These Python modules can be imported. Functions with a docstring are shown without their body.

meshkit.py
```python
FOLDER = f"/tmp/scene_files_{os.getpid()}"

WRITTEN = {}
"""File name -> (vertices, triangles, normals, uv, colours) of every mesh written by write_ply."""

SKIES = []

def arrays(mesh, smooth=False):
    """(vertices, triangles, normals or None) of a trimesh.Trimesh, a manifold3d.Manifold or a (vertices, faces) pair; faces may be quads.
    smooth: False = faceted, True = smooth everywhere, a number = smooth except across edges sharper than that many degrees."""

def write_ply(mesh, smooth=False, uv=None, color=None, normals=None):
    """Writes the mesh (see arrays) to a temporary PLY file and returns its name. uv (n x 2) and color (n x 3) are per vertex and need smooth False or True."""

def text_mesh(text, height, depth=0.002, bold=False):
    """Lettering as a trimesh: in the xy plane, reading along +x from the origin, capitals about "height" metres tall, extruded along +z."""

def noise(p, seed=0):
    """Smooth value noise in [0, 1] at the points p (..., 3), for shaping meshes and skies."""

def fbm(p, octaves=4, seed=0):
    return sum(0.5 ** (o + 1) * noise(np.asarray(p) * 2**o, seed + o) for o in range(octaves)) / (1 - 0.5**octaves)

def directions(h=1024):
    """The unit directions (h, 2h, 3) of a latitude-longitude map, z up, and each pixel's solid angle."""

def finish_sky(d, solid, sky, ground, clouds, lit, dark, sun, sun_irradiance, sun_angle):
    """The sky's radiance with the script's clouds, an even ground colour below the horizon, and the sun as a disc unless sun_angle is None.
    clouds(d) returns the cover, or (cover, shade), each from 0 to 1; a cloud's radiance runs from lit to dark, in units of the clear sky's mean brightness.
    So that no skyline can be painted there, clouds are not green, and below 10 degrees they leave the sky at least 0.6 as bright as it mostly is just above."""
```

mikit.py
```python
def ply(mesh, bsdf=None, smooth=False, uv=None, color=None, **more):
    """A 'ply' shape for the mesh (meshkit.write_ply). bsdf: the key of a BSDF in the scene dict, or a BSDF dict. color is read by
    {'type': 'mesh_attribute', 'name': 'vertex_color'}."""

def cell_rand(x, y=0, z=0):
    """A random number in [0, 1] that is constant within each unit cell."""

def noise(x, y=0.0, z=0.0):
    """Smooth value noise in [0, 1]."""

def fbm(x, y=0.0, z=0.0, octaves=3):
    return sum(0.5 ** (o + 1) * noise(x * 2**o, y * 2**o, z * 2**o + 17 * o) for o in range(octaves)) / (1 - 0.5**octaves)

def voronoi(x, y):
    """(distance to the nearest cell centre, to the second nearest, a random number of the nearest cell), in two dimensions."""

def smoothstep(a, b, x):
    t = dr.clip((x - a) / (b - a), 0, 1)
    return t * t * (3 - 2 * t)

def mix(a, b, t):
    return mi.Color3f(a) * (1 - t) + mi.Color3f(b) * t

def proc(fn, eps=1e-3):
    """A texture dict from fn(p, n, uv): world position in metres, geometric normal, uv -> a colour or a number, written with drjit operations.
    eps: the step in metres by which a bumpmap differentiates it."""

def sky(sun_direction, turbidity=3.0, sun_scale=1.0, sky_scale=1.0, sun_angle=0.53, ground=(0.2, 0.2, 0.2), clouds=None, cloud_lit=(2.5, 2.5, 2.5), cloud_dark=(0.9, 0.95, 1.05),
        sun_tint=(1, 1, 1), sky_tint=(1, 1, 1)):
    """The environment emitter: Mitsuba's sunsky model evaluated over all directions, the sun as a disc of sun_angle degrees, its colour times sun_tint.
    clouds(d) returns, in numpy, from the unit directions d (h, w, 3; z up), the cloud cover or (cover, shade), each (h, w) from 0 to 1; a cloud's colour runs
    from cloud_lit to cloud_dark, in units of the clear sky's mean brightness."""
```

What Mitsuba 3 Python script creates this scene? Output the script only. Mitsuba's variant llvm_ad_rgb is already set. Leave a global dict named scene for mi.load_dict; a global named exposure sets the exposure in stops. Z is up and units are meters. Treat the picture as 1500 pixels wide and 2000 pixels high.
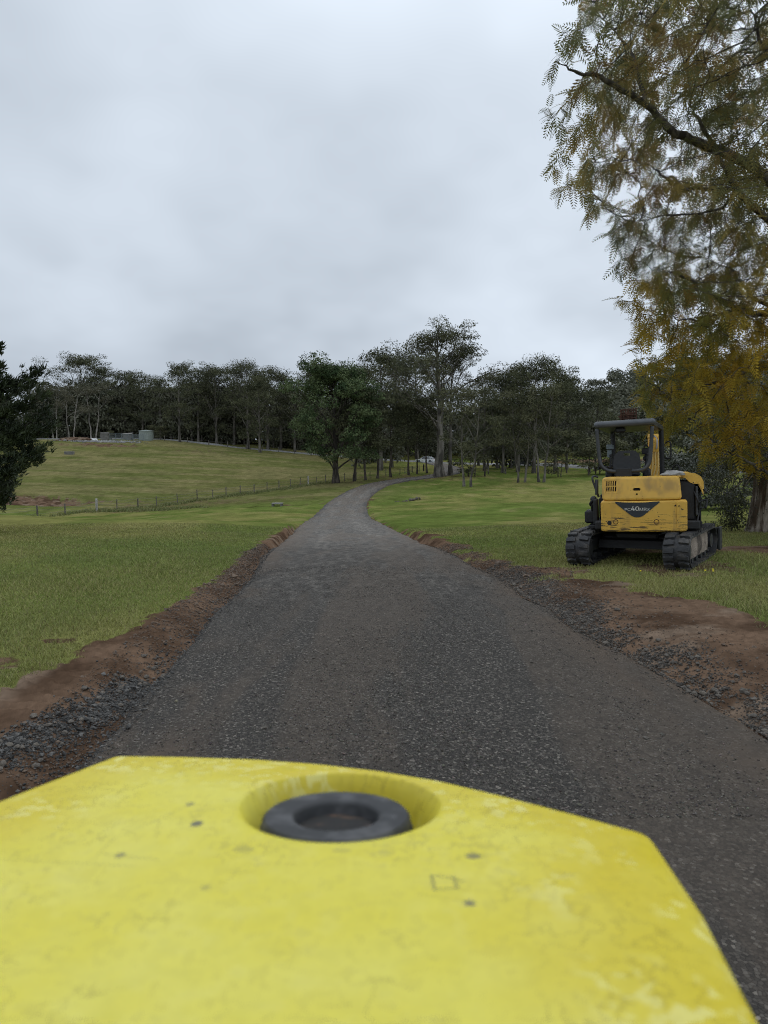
import math, random
import numpy as np, trimesh, mitsuba as mi, drjit as dr
import mikit, meshkit, shapely, shapely.geometry as sg
from scipy.interpolate import RBFInterpolator
from scipy.spatial import cKDTree, Delaunay
from mikit import proc, noise, fbm, voronoi, cell_rand, smoothstep, mix

T = mi.ScalarTransform4f
scene, labels = {}, {}
rng = np.random.default_rng(11)
random.seed(5)

# ------------------------------------------------------------------ camera, sky, exposure
exposure = 2.3
PITCH = math.atan(130 / 1384)
scene['camera'] = {'type': 'thinlens', 'fov': 56.9, 'fov_axis': 'x', 'near_clip': 0.05, 'far_clip': 6000.0,
                   'aperture_radius': 0.0018, 'focus_distance': 13.0,
                   'to_world': T().look_at(origin=[0, 0, 2.0], target=[0, math.cos(PITCH), 2.0 - math.sin(PITCH)], up=[0, 0, 1])}


def overcast(d):
    e = np.clip(d[..., 2], 0, 1)
    q = np.stack([d[..., 0] / (e + .40), d[..., 1] / (e + .40), 0 * e], -1)
    n = meshkit.fbm(q * 1.7 + [3.1, 7.7, 0], 5, 3)
    m = meshkit.fbm(q * [3.2, 4.6, 1] + [9.3, 1.2, 4], 4, 8)
    # an overcast sky brightens steadily from the horizon to the zenith
    v = 1.44 + .20 * np.clip(e / .5, 0, 1) + .16 * np.clip(d[..., 0] * 1.6 + .1, -1, 1) + 1.15 * np.clip((e - .4) / .6, 0, 1) ** 1.3 + 1.25 * (n - .5) + .22 * (m - .5) + .5 * (meshkit.fbm(q * .45 + [8.2, 2.2, 1], 3, 31) - .5)
    return 1.0 + 0 * e, np.clip((3.0 - v) / 2.0, 0, 1)


scene['sky'] = mikit.sky([0.35, 0.75, 0.9], turbidity=4, sun_scale=0.03, sun_angle=30, clouds=overcast, ground=(.07, .075, .05),
                         cloud_lit=(2.68, 2.95, 3.26), cloud_dark=(.86, .98, 1.13))

# ------------------------------------------------------------------ materials
C3 = mi.Color3f


def princ(name, base, rough=.6, **k):
    base = base if isinstance(base, dict) else {'type': 'rgb', 'value': list(base)}
    scene[name] = {'type': 'twosided', 'b': {'type': 'principled', 'base_color': base, 'roughness': rough, **k}}


def bumped(name, base, rough, bump, scale, eps=2e-3, **k):
    base = base if isinstance(base, dict) else {'type': 'rgb', 'value': list(base)}
    scene[name] = {'type': 'twosided', 'b': {'type': 'bumpmap', 'arbitrary': bump, 'scale': scale, 'b': {'type': 'principled', 'base_color': base, 'roughness': rough, **k}}}


def grass_col(p, n, uv):
    big = fbm(p.x * .11 + 3, p.y * .07, 0, 3)
    mid = fbm(p.x * .55, p.y * .28 + 9, 0, 3)
    fine = fbm(p.x * 7, p.y * 7, 0, 2)
    g = mix((.122, .160, .038), (.196, .192, .062), smoothstep(.36, .62, big * .55 + mid * .45))
    g = mix(g, (.21, .185, .08), smoothstep(.60, .78, mid) * .5)
    pad = smoothstep(66, 80, p.y) * smoothstep(6, -6, p.x)
    g = mix(g, mix((.120, .126, .042), (.190, .165, .075), smoothstep(.35, .65, fbm(p.x * .10, p.y * .35 + 40, 0, 3))), pad * .8)
    streak = fbm(p.x * .35, p.y * 1.6, 5, 3)
    tuft = fbm(p.x * 1.7, p.y * 1.1, 8, 3)
    g = g * (.72 + .34 * fine + .20 * (streak - .5) + .3 * (mid - .5) + .5 * (tuft - .5))
    return g


def soil_col(p, n, uv):
    a = fbm(p.x * 1.7, p.y * 1.7, p.z * 3, 4)
    b = fbm(p.x * 19, p.y * 19, p.z * 19, 2)
    c = mix((.078, .048, .031), (.165, .106, .070), smoothstep(.36, .66, a))
    c = mix(c, (.205, .148, .106), smoothstep(.56, .70, fbm(p.x * 1.1 + 7, p.y * 2.3, 0, 4)) * (smoothstep(1.5, 2.6, p.x) * .8 + smoothstep(-2.7, -2.95, p.x)))
    return c * (.68 + .6 * b)


def road_col(p, n, uv):
    d1, d2, r = voronoi(p.x * 58, p.y * 58)
    far = smoothstep(9, 22, p.y)
    tone = .032 + .080 * r * r + .07 * smoothstep(.90, 1.0, r)
    edge = smoothstep(.0, .16, d2 - d1)
    st = C3(tone * (.35 + .65 * edge)) * C3(1.10, .97, .82) * 1.08
    e1, e2, r2 = voronoi(p.x * 27 + 3, p.y * 15)
    flat = mix((.058, .052, .045), (.138, .124, .107), smoothstep(.25, .8, fbm(p.x * 9, p.y * 4, 0, 3)))
    mid_ = smoothstep(6.5, 11, p.y) * smoothstep(30, 18, p.y)
    st = mix(st, flat * (.55 + .95 * r2 * r2), mid_ * .55)
    st = mix(st, flat, far * .7)
    trk = dr.exp(-dr.square((dr.abs(uv.x) - .78) / .30)) * smoothstep(9, 18, p.y)
    st = st * (1 + .38 * trk * smoothstep(.35, .6, fbm(p.x * 2, p.y * .3, 9, 3)))
    st = mix(st, (.036, .034, .031), smoothstep(1.45, 1.75, dr.abs(uv.x) + .5 * (fbm(p.x * 1.2, p.y * .5, 1, 2) - .5)) * smoothstep(34, 44, p.y) * .8)
    # tan fines: long streaks along the wheel tracks
    lane = fbm(p.x * 1.5 + .6, p.y * .22, 2, 4) * .7 + fbm(p.x * 5, p.y * 1.1, 7, 3) * .3
    right = smoothstep(.7, 1.9, p.x) * smoothstep(13, 5, p.y) * .12
    dust = smoothstep(.49, .64, lane + right + .045 * smoothstep(12, 30, p.y))
    st = mix(st, mix((.055, .042, .032), (.135, .106, .080), fbm(p.x * 23, p.y * 17, 0, 3)) * (.62 + .76 * noise(p.x * 85, p.y * 85)), dust * .52)
    edge_d = smoothstep(1.45, 2.1, dr.abs(uv.x) + .5 * smoothstep(7, 4.5, p.y) * smoothstep(-1.0, -2.2, uv.x))
    return mix(st, mix((.070, .052, .038), (.125, .092, .066), fbm(p.x * 15, p.y * 15, 0, 3)), edge_d * smoothstep(.35, .6, fbm(p.x * 2.2, p.y * .8, 3, 3)) * .8 * smoothstep(60, 25, p.y))


def road_bump(p, n, uv):
    d1, d2, r = voronoi(p.x * 58, p.y * 58)
    return (smoothstep(0, .3, d2 - d1) * (.4 + .6 * r) + .5 * fbm(p.x * 140, p.y * 140, 0, 2)) * smoothstep(26, 9, p.y)


def bark(a, b, sx=9., sz=.9):
    def fn(p, n, uv):
        s = fbm(p.x * sx, p.y * sx, p.z * sz, 3)
        return mix(a, b, smoothstep(.38, .62, s)) * (.75 + .5 * noise(p.x * 40, p.y * 40, p.z * 9))
    return proc(fn)


def leafy(a, b, f=.9):
    def fn(p, n, uv):
        t = fbm(p.x * f, p.y * f, p.z * f, 2)
        r = cell_rand(p.x * 5, p.y * 5, p.z * 5)
        return mix(a, b, smoothstep(.3, .7, t)) * (.7 + .6 * r)
    return proc(fn)


def paint_col(p, n, uv):
    """worn machine yellow: faded, sooty smears, chips down to dark steel"""
    base = mix((.58, .325, .040), (.66, .395, .07), fbm(p.x * 3, p.y * 3, p.z * 3, 3))
    dirt = smoothstep(.56, .80, fbm(p.x * 5 + 4, p.y * 5, p.z * 2.2, 4))
    base = mix(base, (.24, .150, .05), dirt * .65)
    base = mix(base, (.30, .19, .07), smoothstep(.55, .75, fbm(p.x * 14, p.y * 14, p.z * 1.3 + 8, 3)) * .35)
    low = smoothstep(.86, .70, p.z) * smoothstep(.52, .64, fbm(p.x * 7, p.y * 7, p.z * 55, 3))
    scr = smoothstep(.62, .67, fbm(p.x * 5, p.y * 5, p.z * 70 + 3, 3)) * smoothstep(.95, .88, p.z) * smoothstep(.75, .82, p.z)
    chip = smoothstep(.77, .80, fbm(p.x * 26, p.y * 26, p.z * 17, 3))
    return mix(base, (.035, .028, .02), dr.minimum(low * .85 + scr * .75 + chip * .9, 1.0))


def bonnet_col(p, n, uv):
    a = fbm(p.x * 34, p.y * 34, p.z * 20, 3)
    b = fbm(p.x * 110, p.y * 110, 0, 3)
    c = mix((.655, .575, .050), (.675, .610, .095), smoothstep(.3, .7, fbm(p.x * 16, p.y * 16, 2, 3)) * .6 + .4 * smoothstep(.35, .65, a))
    pale = smoothstep(.55, .68, fbm(p.x * 95 + 5, p.y * 110, 0, 3)) * smoothstep(.36, .56, fbm(p.x * 14, p.y * 14, 3, 2))
    vein = smoothstep(.06, .0, dr.abs(fbm(p.x * 78 + 3, p.y * 78, 1, 3) - .5)) * smoothstep(.38, .62, fbm(p.x * 21, p.y * 21, 4, 2))
    c = mix(c, (.44, .38, .05), vein * .62)
    c = mix(c, (.50, .44, .06), smoothstep(.60, .70, b) * .35)
    c = c * (.93 + .14 * b)

    worn = smoothstep(.02, .15, uv.x + .10 * (fbm(p.x * 11, p.y * 11, 5, 3) - .5))     # uv.x: distance from the rim; mask turns the rim deeper and more saturated than the middle
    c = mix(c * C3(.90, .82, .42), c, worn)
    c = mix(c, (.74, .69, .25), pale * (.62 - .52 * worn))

    def spot(x, y, rx, ry, col, c, k=1.0):
        q = dr.sqrt(dr.square((p.x - x) / rx) + dr.square((p.y - y) / ry))
        return mix(c, col, smoothstep(1.0, .55, q) * k)

    def line(x0, y0, x1, y1, w, k, c, col=(.22, .2, .05)):
        dx, dy = x1 - x0, y1 - y0
        t = dr.clip(((p.x - x0) * dx + (p.y - y0) * dy) / (dx * dx + dy * dy), 0, 1)
        q = dr.sqrt(dr.square(p.x - x0 - t * dx) + dr.square(p.y - y0 - t * dy))
        return mix(c, col, smoothstep(w, w * .3, q) * k)
    MARKS = []
    for x, y, rx, ry, k in SPOTS:
        c = spot(x, y, rx, ry, (.09, .085, .08), c, k)
    for x0, y0, x1, y1, w, k in LINES:
        c = line(x0, y0, x1, y1, w, k, c)
    return c


def plane_xy(px, py, H0=.2):
    """bonnet plane z = 2 - (H0 + .18 y): the point that a mark has on it"""
    v = (py - 870) / 1384
    y = H0 / (v - .18)
    return (px - 750) / 1384 * y, y


# marks on the bonnet (metres, on the sloping top)
SPOTS = [(-.147, .531, .006, .008, .9), (-.184, .470, .0045, .006, .6), (-.165, .577, .0045, .007, .55), (.062, .468, .007, .006, .75), (.051, .399, .0045, .005, .8), (-.112, .42, .004, .005, .35),
         (-.10, .48, .010, .007, .3), (-.03, .478, .009, .006, .22), (.0, .475, .007, .006, .18)]
LINES = [(.0308, .437, .0450, .434, .0017, .75), (.0450, .434, .0460, .419, .0017, .75), (.0460, .419, .0315, .417, .0017, .75), (.0315, .417, .0308, .437, .0017, .75), (.045, .434, .0506, .428, .0017, .6),
         (-.197, .472, -.155, .462, .0014, .4), (-.290, .466, -.168, .452, .0012, .35), (-.20, .47, -.20, .50, .0014, .25), (-.20, .50, -.165, .577, .001, .2), (-.165, .577, -.10, .565, .001, .22), (.02, .412, .051, .400, .001, .3)]

princ('m_grass', proc(grass_col), .85, specular=.2)
princ('m_soil', proc(soil_col), .9, specular=.2)


def ground_col(p, n, uv):   # uv.x: how bare the ground is here
    s = uv.x + (fbm(p.x * 9, p.y * 9, 0, 3) - .5) * .7
    return mix(grass_col(p, n, uv), soil_col(p, n, uv), smoothstep(.32, .62, s))


scene['m_ground'] = {'type': 'diffuse', 'reflectance': proc(ground_col)}
bumped('m_road', proc(road_col), .75, proc(road_bump), .006, specular=.3)
princ('m_stone', {'type': 'mesh_attribute', 'name': 'vertex_color'}, .7, specular=.35)
princ('m_rock', proc(lambda p, n, uv: mix((.05, .045, .04), (.16, .135, .105), fbm(p.x * 13, p.y * 13, p.z * 13, 3)) * (.7 + .6 * noise(p.x * 90, p.y * 90, p.z * 90))), .8)
princ('m_public', proc(lambda p, n, uv: mix((.13, .13, .125), (.20, .195, .185), fbm(p.x * .5, p.y * .5, 0, 3))), .8)
princ('m_blade', {'type': 'mesh_attribute', 'name': 'vertex_color'}, .6, specular=.3)
scene['m_frond'] = {'type': 'principledthin', 'base_color': {'type': 'mesh_attribute', 'name': 'vertex_color'}, 'roughness': .6, 'diff_trans': .9, 'spec_trans': 0.0}
princ('m_leaf_dark', leafy((0.048, 0.054, 0.029), (0.106, 0.11, 0.058)), .75, specular=.12)
princ('m_leaf_mid', leafy((0.054, 0.059, 0.031), (0.117, 0.115, 0.063)), .75, specular=.12)
princ('m_leaf_pale', leafy((0.075, 0.075, 0.05), (0.131, 0.122, 0.081)), .75, specular=.12)
princ('m_leaf_green', leafy((0.037, 0.061, 0.024), (0.127, 0.161, 0.072)), .75, specular=.12)
princ('m_leaf_gum', leafy((0.03, 0.036, 0.019), (0.072, 0.079, 0.046)), .4, specular=.6)
princ('m_leaf_pine', leafy((.018, .027, .012), (.050, .066, .026), 2.), .55, specular=.4)
princ('m_forest', leafy((0.061, 0.066, 0.039), (0.11, 0.112, 0.07), .25), .7)
princ('m_bark_grey', bark((.060, .053, .044), (.165, .148, .125), 3., .5), .85)
princ('m_bark_pale', bark((.16, .145, .125), (.32, .29, .26), 3., .4), .8)
princ('m_bark_dark', bark((.030, .025, .020), (.085, .070, .055), 4., .6), .9)
princ('m_bark_gum', bark((.085, .055, .035), (.36, .31, .26), 11., .9), .85)
princ('m_bark_gold', bark((.045, .038, .030), (.13, .115, .095), 14., 5.), .85)
princ('m_post', bark((.06, .052, .042), (.17, .155, .13), 30., 2.), .9)
princ('m_post_pale', bark((.25, .24, .22), (.42, .40, .37), 30., 2.), .9)
princ('m_wire', (.16, .15, .14), .5, metallic=.6)
princ('m_galv', (.17, .20, .21), .45, metallic=.4)
princ('m_concrete', proc(lambda p, n, uv: mix((.10, .097, .090), (.20, .19, .175), fbm(p.x * 2, p.y * 2, p.z * 2, 3))), .85)
princ('m_tank', proc(lambda p, n, uv: mix((.20, .235, .215), (.27, .305, .28), fbm(p.x, p.y, p.z * 4, 3))), .5)
princ('m_white', (.74, .74, .73), .4, specular=.5)
princ('m_carwhite', (.72, .74, .76), .25, clearcoat=.8)
princ('m_cardark', (.02, .026, .045), .25, clearcoat=.8)
princ('m_glass', (.012, .014, .016), .08, specular=.7)
princ('m_tyre', (.020, .020, .020), .8)
princ('m_lamp', (.45, .05, .04), .3)
princ('m_yellow', proc(paint_col), .48, specular=.45)
princ('m_yellow_pipe', proc(lambda p, n, uv: mix((.70, .50, .18), (.55, .36, .10), fbm(p.x * 12, p.y * 12, p.z * 12, 3))), .45)
princ('m_black', proc(lambda p, n, uv: C3(.010, .010, .011) * (.6 + .9 * fbm(p.x * 8, p.y * 8, p.z * 8, 3))), .6)
princ('m_frame', proc(lambda p, n, uv: mix((.022, .024, .027), (.050, .050, .050), fbm(p.x * 7, p.y * 7, p.z * 7, 4))), .42, specular=.5)
princ('m_roof_sheen', proc(lambda p, n, uv: mix((.060, .064, .070), (.115, .12, .13), fbm(p.x * 6, p.y * 6, p.z * 6, 3))), .38, specular=.5)  # sheen of the roof edge put into a lighter blue-grey base colour
princ('m_emblem', (.022, .026, .030), .45)
princ('m_letter', proc(lambda p, n, uv: mix((.62, .60, .55), (.42, .38, .30), smoothstep(.5, .7, fbm(p.x * 30, p.y * 30, p.z * 30, 3)))), .6)
princ('m_rubber', proc(lambda p, n, uv: mix((.026, .026, .027), (.075, .068, .060), smoothstep(.45, .75, fbm(p.x * 9, p.y * 9, p.z * 9, 4)))), .62)
princ('m_mud', proc(lambda p, n, uv: mix((.055, .045, .036), (.25, .205, .165), smoothstep(.3, .62, fbm(p.x * 5, p.y * 5, p.z * 2.2, 4))) * (.6 + .8 * noise(p.x * 60, p.y * 60, p.z * 60))), .95)
princ('m_seat', proc(lambda p, n, uv: C3(.030, .031, .033) * (.7 + .6 * fbm(p.x * 30, p.y * 30, p.z * 30, 2))), .7)
princ('m_steel', (.34, .33, .32), .35, metallic=.9)
princ('m_rust', proc(lambda p, n, uv: mix((.030, .018, .013), (.115, .048, .028), fbm(p.x * 18, p.y * 18, p.z * 18, 3))), .95)
princ('m_rag', proc(lambda p, n, uv: mix((.20, .19, .175), (.42, .40, .37), fbm(p.x * 20, p.y * 20, p.z * 20, 3))), .95)
princ('m_red', (.28, .03, .025), .5)
princ('m_petal', (.75, .60, .03), .6)
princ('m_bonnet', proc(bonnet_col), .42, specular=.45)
princ('m_cap', proc(lambda p, n, uv: mix((.030, .031, .033), (.075, .075, .078), smoothstep(.4, .75, fbm(p.x * 60, p.y * 60, p.z * 60, 4)))), .62)
princ('m_capmud', proc(lambda p, n, uv: mix((.018, .017, .016), (.16, .085, .045), smoothstep(.52, .75, fbm(p.x * 45, p.y * 60, p.z * 45, 4)))), .85)

# ------------------------------------------------------------------ helpers


def numbered(key):
    if key not in used:
        used.add(key)
        return key
    k = 1
    while f'{key}_{k:03d}' in used:
        k += 1
    used.add(f'{key}_{k:03d}')
    return f'{key}_{k:03d}'


used = set()


def thing(name, label, cat, group=None, kind=None):
    key = numbered(name)
    labels[key] = {'label': label, 'category': cat}
    if group:
        labels[key]['group'] = group
    if kind:
        labels[key]['kind'] = kind
    return key


def part(parent, name, mesh, mat, smooth=False, M=None, label=None, **k):
    key = numbered(parent + '__' + name)
    d = mesh if isinstance(mesh, dict) else mikit.ply(mesh, mat, smooth, **k)
    scene[key] = {**d, 'to_world': M} if M is not None else d
    if label:
        labels[key] = {'label': label}
    return key


def single(name, mesh, mat, label, cat, smooth=False, group=None, kind=None, M=None, **k):
    key = thing(name, label, cat, group, kind)
    d = mikit.ply(mesh, mat, smooth, **k)
    scene[key] = {**d, 'to_world': M} if M is not None else d
    return key


def structure(name, mesh, mat, label, smooth=True, **k):
    used.add(name)
    scene[name] = mikit.ply(mesh, mat, smooth, **k)
    labels[name] = {'label': label, 'category': name.split('_')[-1], 'kind': 'structure'}
    return name


def cat_(ms):
    return trimesh.util.concatenate([m if isinstance(m, trimesh.Trimesh) else trimesh.Trimesh(*m, process=False) for m in ms])


def cbox(x0, x1, y0, y1, z0, z1, c=.01):
    """box with chamfered edges"""
    c = min(c, .45 * min(x1 - x0, y1 - y0, z1 - z0))
    P = []
    for x, sx in ((x0, 1), (x1, -1)):
        for y, sy in ((y0, 1), (y1, -1)):
            for z, sz in ((z0, 1), (z1, -1)):
                P += [(x, y + sy * c, z + sz * c), (x + sx * c, y, z + sz * c), (x + sx * c, y + sy * c, z)]
    return trimesh.convex.convex_hull(np.array(P, float))


def hull(P):
    return trimesh.convex.convex_hull(np.array(P, float))


def smooth_path(P, n=6):
    P = np.asarray(P, float)
    if len(P) < 3:
        return P
    Q = np.vstack([2 * P[0] - P[1], P, 2 * P[-1] - P[-2]])
    out = []
    for i in range(1, len(Q) - 2):
        a, b, c, d = Q[i - 1:i + 3]
        for t in np.linspace(0, 1, n, endpoint=False):
            out.append(.5 * (2 * b + (c - a) * t + (2 * a - 5 * b + 4 * c - d) * t * t + (3 * b - a - 3 * c + d) * t ** 3))
    return np.vstack(out + [P[-1]])


def tube(P, R, n=8, cap=True):
    P = np.asarray(P, float)
    R = np.broadcast_to(np.asarray(R, float), len(P))
    t = np.gradient(P, axis=0)
    t /= np.linalg.norm(t, axis=1, keepdims=True) + 1e-12
    u = np.cross(t[0], [0, 0, 1.] if abs(t[0][2]) < .9 else [1., 0, 0])
    V = []
    a = np.arange(n) / n * 2 * np.pi
    for i in range(len(P)):
        u = u - t[i] * (u @ t[i])
        u /= np.linalg.norm(u) + 1e-12
        w = np.cross(t[i], u)
        V.append(P[i] + R[i] * (np.cos(a)[:, None] * u + np.sin(a)[:, None] * w))
    V = np.vstack(V)
    i, k = np.meshgrid(np.arange(len(P) - 1), np.arange(n), indexing='ij')
    a0, a1 = i * n + k, i * n + (k + 1) % n
    F = np.concatenate([np.stack([a0, a1, a1 + n], -1).reshape(-1, 3), np.stack([a0, a1 + n, a0 + n], -1).reshape(-1, 3)])
    if cap:
        V = np.vstack([V, P[0], P[-1]])
        k = np.arange(n)
        F = np.vstack([F, np.stack([(k + 1) % n, k, k * 0 + len(V) - 2], 1), np.stack([k + (len(P) - 1) * n, (k + 1) % n + (len(P) - 1) * n, k * 0 + len(V) - 1], 1)])
    return trimesh.Trimesh(V, F, process=False)


def cyl(p0, p1, r, n=16):
    return tube([p0, p1], r, n)


def extrude(poly, h):
    return trimesh.creation.extrude_polygon(poly, h, engine='earcut')


def xf(mesh, M):
    m = mesh.copy()
    m.apply_transform(np.asarray(M, float))
    return m


def bool_diff(a, b):
    return trimesh.boolean.difference([a, b], engine='manifold')


def unit(v):
    return v / (np.linalg.norm(v, axis=-1, keepdims=True) + 1e-12)


def cards(C, D, L, W, r):
    """one rhombic leaf per centre C, pointing along D, turned at random about it"""
    n = len(C)
    D = unit(D)
    s = unit(np.cross(D, unit(r.normal(size=(n, 3)))))
    L, W = np.broadcast_to(L, n)[:, None], np.broadcast_to(W, n)[:, None]
    up = np.cross(s, D)
    V = np.stack([C, C + D * L * .45 + s * W * .5 + up * W * .12, C + D * L, C + D * L * .45 - s * W * .5 + up * W * .12], 1).reshape(-1, 3)
    b = np.arange(n)[:, None] * 4
    return V, np.concatenate([b + [0, 1, 2], b + [0, 2, 3]], 1).reshape(-1, 3)


ICO = trimesh.creation.icosahedron()
OCT_V = np.array([[1, 0, 0], [-1, 0, 0], [0, 1, 0], [0, -1, 0], [0, 0, 1], [0, 0, -1.]])
OCT_F = np.array([[0, 2, 4], [2, 1, 4], [1, 3, 4], [3, 0, 4], [2, 0, 5], [1, 2, 5], [3, 1, 5], [0, 3, 5]])


def stones(P, size, r, tones, V0=OCT_V, F0=OCT_F):
    n, m = len(P), len(V0)
    q = unit(r.normal(size=(n, 4)))
    w, x, y, z = q.T
    Rm = np.stack([1 - 2 * (y * y + z * z), 2 * (x * y - z * w), 2 * (x * z + y * w), 2 * (x * y + z * w), 1 - 2 * (x * x + z * z), 2 * (y * z - x * w), 2 * (x * z - y * w), 2 * (y * z + x * w), 1 - 2 * (x * x + y * y)], -1).reshape(n, 3, 3)
    V = V0[None] * r.uniform(.6, 1.25, (n, m, 1)) * (size[:, None] * r.uniform(.6, 1.2, (n, 3)))[:, None, :]
    V = np.einsum('nij,nkj->nki', Rm, V)
    V[..., 2] *= .7
    V += P[:, None]
    F = F0[None] + (np.arange(n) * m)[:, None, None]
    return (V.reshape(-1, 3), F.reshape(-1, 3)), np.repeat(tones, m, 0)


# ------------------------------------------------------------------ terrain
ROAD = np.array([(.5, -8, .0), (.42, -3, .0), (.38, 0, .0), (.36, 4.5, .0), (.22, 5.9, .0), (.02, 7.8, .0), (-.17, 11.5, -.2), (-.66, 16.3, -.47), (-1.19, 23.8, -1.1), (-2.15, 35.8, -1.94), (-2.85, 47, -2.74), (-3.3, 58, -3.22),
                 (-3.55, 68, -3.5), (-3.3, 78, -3.6), (-2.4, 89, -3.55), (-.6, 99, -3.35), (3.2, 107, -3.1), (8.2, 114, -2.85), (11.6, 123, -2.5), (12.6, 138, -2.15), (11.8, 152, -2.02), (11.3, 163, -2.0)])
RC = smooth_path(ROAD, 24)
RT = cKDTree(RC[:, :2])
RTAN = unit(np.gradient(RC, axis=0) * [1, 1, 0])


def road_frame(xy):
    """signed distance to the road's middle (right positive) and the index along it"""
    d, i = RT.query(xy)
    rel = xy - RC[i, :2]
    return np.sign(RTAN[i, 1] * rel[:, 0] - RTAN[i, 0] * rel[:, 1]) * d, i


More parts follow.
